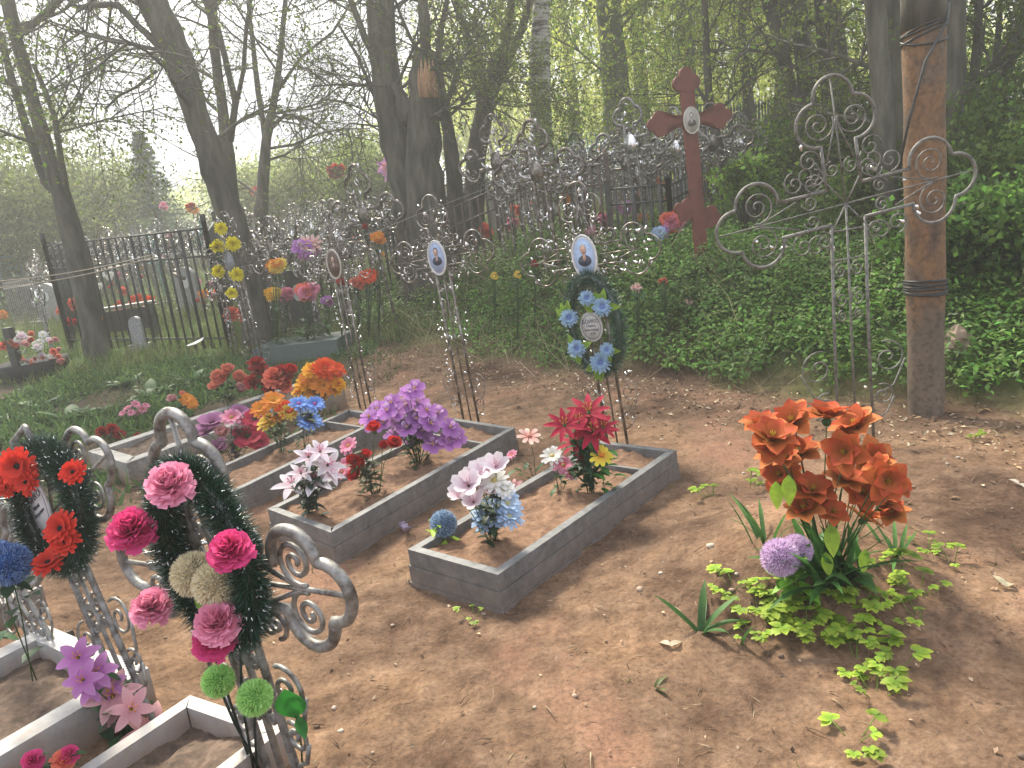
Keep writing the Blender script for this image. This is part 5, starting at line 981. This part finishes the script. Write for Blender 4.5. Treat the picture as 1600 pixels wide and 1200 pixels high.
grass(30000,(-6,-1.6),(4.8,10),lambda x,y:sm((vn(x*1.1+5,y*1.1)+.22)/.25)*np.where((x<-3.0-(y-6)*.1)|(y>7.4),.9,.12),.10,[(.10,.19,.05),(.14,.22,.06),(.07,.14,.04)],'low_weeds','leafy low weeds on the dark soil left of the graves',.028,.9)
# litter, twigs, pebbles
def litter(n,df,size,cols,name,label,asp=.5,yr=(1.4,9)):
    x=rng.uniform(-4.5,5,n); y=rng.uniform(*yr,n); ok=(rng.random(n)<df(x,y))&in_view(x,y); x,y=x[ok],y[ok]; n=len(x); z=terr(x,y)+.006; N=np.stack([rng.normal(size=n)*.45,rng.normal(size=n)*.45,np.ones(n)],-1); c=np.array(cols)[rng.integers(0,len(cols),n)]*(1+.25*rng.normal(size=(n,1))); mb=MB(); mb.leaves(np.stack([x,y,z],-1),N,size*(.5+rng.random(n)),np.clip(c,.01,1),asp); return tag(mb.build(name,'matte',smooth=False),label,'litter',None,'stuff')
foot=lambda x,y:np.exp(-((sval(x,y)+.45)/.42)**2)
litter(32000,lambda x,y:.025*sm((y-2)/3)+.75*foot(x,y)*np.where(x>-2.2,1,.2),.034,[(.42,.32,.20),(.55,.45,.30),(.24,.16,.10),(.16,.10,.065),(.34,.23,.14)],'fallen_leaves','dry pale leaves scattered along the foot of the bank')
litter(10000,lambda x,y:.12+.6*np.exp(-((x-1.9)/.8)**2-((y-2.2)/.7)**2),.015,[(.10,.065,.045),(.30,.21,.14),(.17,.11,.075),(.40,.30,.2)],'soil_crumbs','small crumbs of soil and bark on the bare earth',.7,(1.3,6.5))
n=700; x=rng.uniform(-4,4.5,n); y=rng.uniform(1.4,8,n); ok=in_view(x,y); x,y=x[ok],y[ok]; mb=MB()
for a,b in zip(x,y):
    th=random.uniform(0,6.28); l=random.uniform(.02,.07)*(2.2 if sval(a,b)>-.8 and random.random()<.3 else 1); p=np.array([a,b,hz(a,b)+.006]); c=random.choice([(.12,.08,.055),(.3,.22,.14),(.2,.14,.09),(.42,.34,.22)]); q=p+np.array([math.cos(th)*l,math.sin(th)*l,0]); q[2]=hz(q[0],q[1])+.009; mb.tube([p,(p+q)/2+[0,0,.006],q],[.0022,.002,.001],4,c)
tag(mb.build('twigs','matte'),'small dry twigs lying on the bare earth','litter',None,'stuff')
mb=MB()
for _ in range(230):
    a,b=random.uniform(-2.5,3.5),random.uniform(1.3,5.5); s=random.uniform(.003,.011)*(1.6 if random.random()<.1 else 1); mb.ell((a,b,hz(a,b)+s*.3),(s*random.uniform(.8,1.5),s,s*.7),None,7,4,random.choice([(.4,.3,.22),(.25,.17,.12),(.5,.42,.34),(.16,.11,.08)]),0,.3)
tag(mb.build('pebbles','matte'),'pebbles and clods in the bare earth','litter',None,'stuff')
# plants one can count
def plant(px,py,label,n,Ln,col,col2,wd=.5,prof='leaf',el=(.1,1.0),name='leafy_plant',group=None,w=None,spread=.05,curl=.8,stalk=True,cat='plant'):
    b=G(px,py) if not isinstance(px,Vector) else px; t=thing(name,tuple(b),label,cat,group); mb=MB(); st_=MB()
    for q in range(n):
        a=random.uniform(0,6.28); e=random.uniform(*el); d=Vector((math.cos(a)*math.cos(e),math.sin(a)*math.cos(e),math.sin(e))); l=Ln*random.uniform(.6,1.15); v=random.uniform(.65,1.35); o_=Vector((math.cos(a),math.sin(a),0))*random.uniform(0,spread)
        if stalk:
            tip=b+o_+d*l*1.1+Vector((0,0,.01)); st_.tube([b+o_*.3-Vector((0,0,.02)),b+o_+d*l*.5,tip],.0016,4,col); 
            for k in range(5):
                aa=a+(k-2)*.75+random.uniform(-.2,.2); mb.leaf(tip,(math.cos(aa),math.sin(aa),random.uniform(-.1,.35)),(0,0,1),l*.62,l*.62*wd,-curl*.5,tuple(c*v for c in col),tuple(c*v for c in col2),'leaf',4,.15)
        else: mb.leaf(b+o_-Vector((0,0,.01)),d,(0,0,1),l,w or l*wd,-curl*random.uniform(.3,1.2),tuple(c*v for c in col),tuple(c*v for c in col2),prof,7,.25)
    mb.build('leaves','leaf',t)
    if st_.V: st_.build('stalks','leaf',t)
    return t
yg,yg2=(.17,.32,.03),(.38,.48,.05)
for px,py,n,l,lb in ((1185,960,9,.075,'yellow green leafy plant left of the lilac pompoms'),(1240,985,10,.07,'yellow green plant in front of the lilac pompoms'),(1150,922,7,.06,'small leafy plant at the left foot of the mound'),(1300,925,10,.065,'low leafy plant under the orange lilies'),(1180,1000,7,.05,'small plant between the strap leaves and the mound'),(1450,862,6,.045,'yellowish sprout right of the orange lilies'),(1435,935,11,.065,'yellow green clump right of the mound, upper one'),(1442,975,5,.05,'small yellow sprout under the upper right clump'),(1362,1000,9,.06,'yellow green clump below the mound centre'),(1385,1050,10,.07,'green and yellow clump further below the mound'),(1340,1040,6,.055,'small plant left of the lower clump'),(1370,1090,5,.045,'tiny trailing plant below the lower clump'),(1335,1160,6,.06,'yellow green plant at the bottom edge'),(1265,995,8,.06,'bright plant at the front of the mound'),(1490,880,4,.05,'thin green sprout on dark soil at the right'),(1520,685,6,.05,'small weed tuft right of the pole foot'),(1170,760,5,.06,'weed sprout left of the orange lilies'),(1115,780,5,.055,'faint weed left of the orange lily stems'),(740,965,5,.035,'tiny weed in front of the nearest grave corner'),(1210,940,9,.06,'leafy plant below the lilac pompoms'),(1400,895,8,.06,'leafy plant under the right side of the orange lilies')):
    plant(px,py,lb,n,l,yg,yg2,.75,group='yellow green leafy plants on the mound',name='leafy_plant')
for q in range(9):
    px,py=random.choice([(1215,965),(1265,975),(1180,940),(1330,950),(1390,935),(1370,1010)]); px+=random.uniform(-45,45); py+=random.uniform(-22,28)
    plant(px,py,'low yellow green plant in clump under the orange lilies',7,random.uniform(.045,.07),yg,yg2,.75,group='yellow green leafy plants on the mound',name='leafy_plant')
sc1,sc2=(.045,.13,.03),(.10,.24,.05)
plant(1095,990,'broad bladed green plant left of the mound',6,.2,sc1,sc2,.16,'strap',(.7,1.3),'strap_leaf_plant',None,.028,.01,.7,False)
plant(1158,1010,'single narrow green blade left of the yellow green plants',2,.16,sc1,sc2,.1,'strap',(.9,1.3),'strap_leaf_plant',None,.014,.01,.6,False)
plant(1022,1080,'small weed with thin leaves on the bare earth',5,.08,(.08,.13,.04),(.15,.18,.06),.15,'strap',(.5,1.3),'strap_leaf_plant',None,.009,.01,.7,False)
plant(1195,850,'tuft of dark strap leaves left of the orange lilies',9,.24,sc1,sc2,.1,'strap',(.8,1.4),'strap_leaf_plant',None,.018,.05,.5,False)
plant(1400,870,'tuft of dark strap leaves right of the orange lilies',9,.18,sc1,sc2,.1,'strap',(.6,1.3),'strap_leaf_plant',None,.016,.05,.7,False)
hs1,hs2=(.06,.13,.05),(.12,.2,.08)
for px,py,s,lb in ((115,655,.28,'broad leaved hosta like plant at the left behind the tinsel wreath'),(150,650,.22,'smaller broad leaved plant right of the large one'),(235,620,.25,'leafy clump behind the small pink cluster'),(300,600,.25,'leafy clump left of the coral roses'),(60,640,.22,'leafy clump at the left below the flower basket'),(340,575,.22,'green clump under the yellow flowered cross'),(275,610,.2,'bright green clump near the orange flowers'),(20,660,.2,'leafy clump at the left edge'),(200,600,.22,'low green clump before the black fence')):
    plant(px,py,lb,22,s,hs1,hs2,.45,'leaf',(.0,.9),'broad_leaf_plant','broad leaved garden plants at the left',None,.12,.9,False)
n=1500; x=rng.uniform(-1,6,n); y=rng.uniform(4.5,10,n); s=sval(x,y); ok=(rng.random(n)<sm((s-.2)/.6)*(.35+.65*(vn(x*1.3,y*1.3)>0)))&in_view(x,y); x,y=x[ok],y[ok]; mb=MB()
for a,b in zip(x,y):
    h_=random.uniform(.2,.48); z0=hz(a,b); lx,ly=random.gauss(0,.06),random.gauss(0,.06); tp_=(a+lx,b+ly,z0+h_); dead=random.random()<.2; c=(.25,.2,.12) if dead else (.09,.16,.04); mb.tube([(a,b,z0),(a+lx*.4,b+ly*.4,z0+h_*.5),tp_],[.003,.0025,.0015],4,c)
    if not dead:
        for k in range(9):
            f=.35+.65*k/9; an=k*2.4; v=random.uniform(.7,1.5); mb.leaf((a+lx*f,b+ly*f,z0+h_*f),(math.cos(an),math.sin(an),.25),(0,0,1),.075*(1.25-f*.6),.032,-.6,(.10*v,.22*v,.04*v),(.17*v,.30*v,.06*v),'leaf',3,.2)
tag(mb.build('tall_weeds','leaf'),'taller leafy weed stalks rising from the green bank','ground cover',None,'stuff')
n=9000; x=rng.uniform(-3,4.5,n); y=rng.uniform(1.3,8,n); ok=in_view(x,y)&(rng.random(n)<.35+.65*(vn(x*1.2+3,y*1.2)>0)); x,y=x[ok],y[ok]; n=len(x); mb=MB(); mb.blades(np.stack([x,y,terr(x,y)+.004],-1),np.stack([rng.normal(size=n),rng.normal(size=n),rng.normal(size=n)*.06+.05],-1),.015+.035*rng.random(n),.0022,np.array([(.10,.07,.045),(.30,.22,.14),(.17,.12,.08),(.36,.29,.2)])[rng.integers(0,4,n)]); tag(mb.build('dry_needles','matte'),'thin dry needles and straw bits on the bare earth','litter',None,'stuff')
# bushes and far trees
def cloud(c,rx,ry,rz,nc,nl,ls,col,clump=.35,drop=0):
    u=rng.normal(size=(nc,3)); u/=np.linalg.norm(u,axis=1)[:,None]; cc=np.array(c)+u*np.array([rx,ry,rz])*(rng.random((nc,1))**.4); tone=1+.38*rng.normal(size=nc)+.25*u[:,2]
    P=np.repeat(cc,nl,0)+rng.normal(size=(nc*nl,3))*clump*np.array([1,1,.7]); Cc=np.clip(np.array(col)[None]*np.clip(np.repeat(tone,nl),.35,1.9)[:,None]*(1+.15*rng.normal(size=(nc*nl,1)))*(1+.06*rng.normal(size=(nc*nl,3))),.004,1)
    return P,rng.normal(size=(nc*nl,3))+[0,0,.5],ls*(.5+rng.random(nc*nl)),Cc,cc
def bush(px,d,h,w,label,col,ls=.06,nc=60,nl=70,group='bushes behind the graves',name='bush',clump=.16,lift=0):
    b=at(px,d); t=thing(name,tuple(b),label,'bush',group); P,N,s,C,cc=cloud((b.x,b.y,b.z+h*.55+lift),w/2,w/2.4,h*.5,nc,nl,ls,col,clump); P[:,2]=np.maximum(P[:,2],b.z+.02)
    mb=MB(); mb.leaves(P,N,s,C,.6); mb.build('foliage','treeleaf',t); mb=MB()
    for c in cc[:22]: mb.tube([np.array(b),(np.array(b)+c)/2+[0,0,.1],c],[.02,.012,.004],4)
    mb.build('stems','bark',t); return t
dg=(.085,.14,.03)
for px,d,h,w,lb,c in ((1300,9.4,1.3,1.3,'dark green bush left of the silver cross top',dg),(1340,8.6,1.5,1.2,'dark green bush behind the silver cross',dg),(1370,7.6,.8,1.1,'low dark bush behind the right arm of the silver cross',dg),(1530,7.2,1.3,1.3,'dark bush right of the pole',dg),(1590,6.6,1.1,1.2,'dark bush at the right edge',dg),(1480,8.2,1.5,1.3,'dark bush behind the pole',dg),(1560,9.6,1.9,2.,'taller bush behind the right edge trunks',(.07,.12,.03)),(1250,11,1.5,1.6,'bush between the red cross and the silver cross',(.08,.14,.03)),(1430,10.5,2.2,2.2,'bush in the dark gap behind the rusty pole',dg),(1500,5.9,.55,.9,'low leafy bush by the tan boulder',(.07,.15,.03)),(1590,5.5,.5,.8,'low leafy bush at the right edge in front',(.08,.16,.03))):
    bush(px,d,h,w,lb,c)
bush(1172,8.5,.5,.75,'bright green elder like sapling right of the red cross',(.22,.36,.06),.07,26,40,clump=.09,lift=.45)
for px,d,h,w,c,lb in ((-20,19,3.6,4,(.15,.19,.05),'rounded green bush tree at the far left edge'),(60,20,4.4,4,(.17,.21,.06),'green bush tree behind the three thin trunks'),(150,23,4.6,3.6,(.20,.24,.09),'pale green bush tree left of the bright sky gap'),(205,27,3.6,3,(.2,.25,.11),'small hazy green bush at the left of the spruce'),(430,26,3.0,4,(.2,.24,.08),'hazy green bush behind the small grey tree'),(520,25,3.2,4,(.2,.24,.08),'hazy green bush left of the big trunk'),(590,22,2.8,2.6,(.2,.26,.07),'pale bush directly left of the big trunk')):
    bush(px,d,h,w,lb,c,.11,110,90,'far green bushes','bush_tree',.32)
# spruce
b=at(262,24); t=thing('spruce_tree',tuple(b),'small bluish spruce in the bright sky gap','tree'); mb=MB(); mb.tube([b,b+Vector((0,0,4.2))],[.09,.01],6); mb.build('trunk','bark',t); mb=MB()
for k in range(26):
    z=.5+3.6*k/26; r=1.25*(1-k/27)
    for q in range(12):
        a=random.uniform(0,6.28); e=np.array([math.cos(a)*r,math.sin(a)*r,-.12*r]); n=30; f=rng.random(n)[:,None]; mb.blades(np.array(b)+[0,0,z]+f*e,e/max(r,.05)+rng.normal(size=(n,3))*.6,.16,.025,jcol((.10,.17,.13),n,.25,.05))
mb.build('crown','leaf',t)
def fartree(px,d,h,w,col,label,ls=.16,nc=90,nl=70,group='trees far behind the cemetery',clump=.5,name='far_tree'):
    b=at(px,d); t=thing(name,tuple(b),label,'tree',group); P,N,s,C,cc=cloud((b.x,b.y,b.z+h*.6),w/2,w/2,h*.42,nc,nl,ls,col,clump); mb=MB(); mb.leaves(P,N,s,C,.6); mb.build('crown','treeleaf',t)
    mb=MB(); mb.tube([b-Vector((0,0,.2)),b+Vector((.1,0,h*.5)),b+Vector((0,0,h*.9))],[.16,.1,.03],7)
    for c in cc[:20]: mb.tube([np.array(b)+[0,0,h*.35],(np.array(b)+[0,0,h*.5]+c)/2,c],[.05,.03,.01],4)
    mb.build('trunk','bark',t)
def willow(px,d,h,w,label,ns=150,col=(.66,.74,.16)):
    b=at(px,d); t=thing('willow',tuple(b),label,'tree','weeping trees with hanging spring leaves'); mb=MB(); tk=MB(); tk.tube([b-Vector((0,0,.2)),b+Vector((.1,0,h*.4)),b+Vector((.0,0,h*.75))],[.24,.18,.1],9); tops=[]
    for q in range(9):
        a=q*.7+random.random(); e=Vector((math.cos(a)*w/2,math.sin(a)*w/2,0)); s0=b+Vector((0,0,h*random.uniform(.45,.75))); s1=s0+e*.6+Vector((0,0,h*.2)); s2=s0+e+Vector((0,0,h*.16)); tk.tube([s0,s1,s2],[.07,.04,.012],5); tops+=[(s0,s1,s2)]
    tk.build('trunk','mossbark',t); st_=MB()
    for q in range(ns):
        s0,s1,s2=random.choice(tops); f=random.random(); p=(s0.lerp(s1,f) if random.random()<.4 else s1.lerp(s2,f))+Vector((random.gauss(0,.35),random.gauss(0,.35),random.gauss(0,.2))); l=random.uniform(.8,h*.62); m=int(l/.05); zz=np.linspace(0,-l,m); sw=random.gauss(0,.10); A=np.array(p)+np.stack([sw*-zz+.05*np.sin(zz*3+q),0*zz,zz],-1); n=len(A)
        mb.leaves(A+rng.normal(size=(n,3))*.05,rng.normal(size=(n,3)),.115*(.5+rng.random(n)),np.clip(np.array(col)*(1+.3*rng.normal())*(1+.2*rng.normal(size=(n,1))),.01,1),.4)
        if q%2==0: st_.tube([A[0],A[-1]],.006,3,cap=False)
    mb.build('crown','treeleaf',t); st_.build('hanging_twigs','bark',t)
for px,d,h,w,lb in ((905,24,8,5,'weeping tree right of the birch'),(1010,21,8,5,'weeping tree behind the mossy trunk'),(1080,17,7.5,4.5,'weeping tree directly behind the red cross'),(1160,22,8,5,'weeping tree behind the thin stems'),(1225,18,7.5,4,'weeping tree left of the tight trunk cluster'),(1390,20,8,5,'weeping tree seen between the tight cluster and the pole'),(800,27,8,5,'weeping tree left of the birch')):
    willow(px,d,h,w,lb)
ORD='first second third fourth fifth sixth seventh eighth ninth tenth eleventh twelfth thirteenth fourteenth fifteenth sixteenth seventeenth eighteenth nineteenth twentieth twenty-first twenty-second twenty-third twenty-fourth twenty-fifth twenty-sixth twenty-seventh twenty-eighth twenty-ninth thirtieth'.split()
k=0
for px in range(-60,1700,70):
    left=px<640; h=random.uniform(3.0,5.0) if px<640 else random.uniform(4.5,7)
    if 200<px<330: h=2.6
    fartree(px+random.uniform(-20,20),random.uniform(38,52),h,random.uniform(4,6.5),(.48,.54,.22) if left else (.64,.70,.2),ORD[k]+' pale green tree from the left in the far line behind everything',.2 if not left else .17,80,60); k+=1
# overhead twigs with young leaves (upper right) belong to trees standing just outside
# repeats told apart by their order from the left where nothing else does
from collections import defaultdict
dd_=defaultdict(list)
for o in S.objects:
    if o.parent is None and o.get('group') in ('metal and wooden crosses in the crowded rows behind','low fences among the far crosses','small headstones','small flower bunches among the far crosses','yellow green leafy plants on the mound'): dd_[o['label']].append(o)
for lb,os_ in dd_.items():
    if len(os_)>1:
        os_.sort(key=lambda o:o.location.x/max(o.location.y,1))
        for k,o in enumerate(os_): o['label']=lb+', '+(('leftmost' if k==0 else 'rightmost') if k in (0,len(os_)-1) else ORD[k]+' from left')
# ------------------------------------------------------------------ haze
mb=MB(); mb.box((0,30,14),(190,150,34)); hzobj=mb.build('haze','matte',smooth=False); m=bpy.data.materials.new('air'); m.use_nodes=True; nt=m.node_tree; nt.nodes.clear(); oo=nt.nodes.new('ShaderNodeOutputMaterial'); pv=nt.nodes.new('ShaderNodeVolumePrincipled'); pv.inputs['Color'].default_value=(.97,.98,.93,1); pv.inputs['Density'].default_value=.0074; pv.inputs['Anisotropy'].default_value=.35; nt.links.new(pv.outputs[0],oo.inputs['Volume'])
hzobj.data.materials.clear(); hzobj.data.materials.append(m); tag(hzobj,None,None,None,'stuff'); hzobj['label']='thin pale haze in the air'; hzobj['category']='haze'

for o in S.objects:
    if '_o' in o: del o['_o']
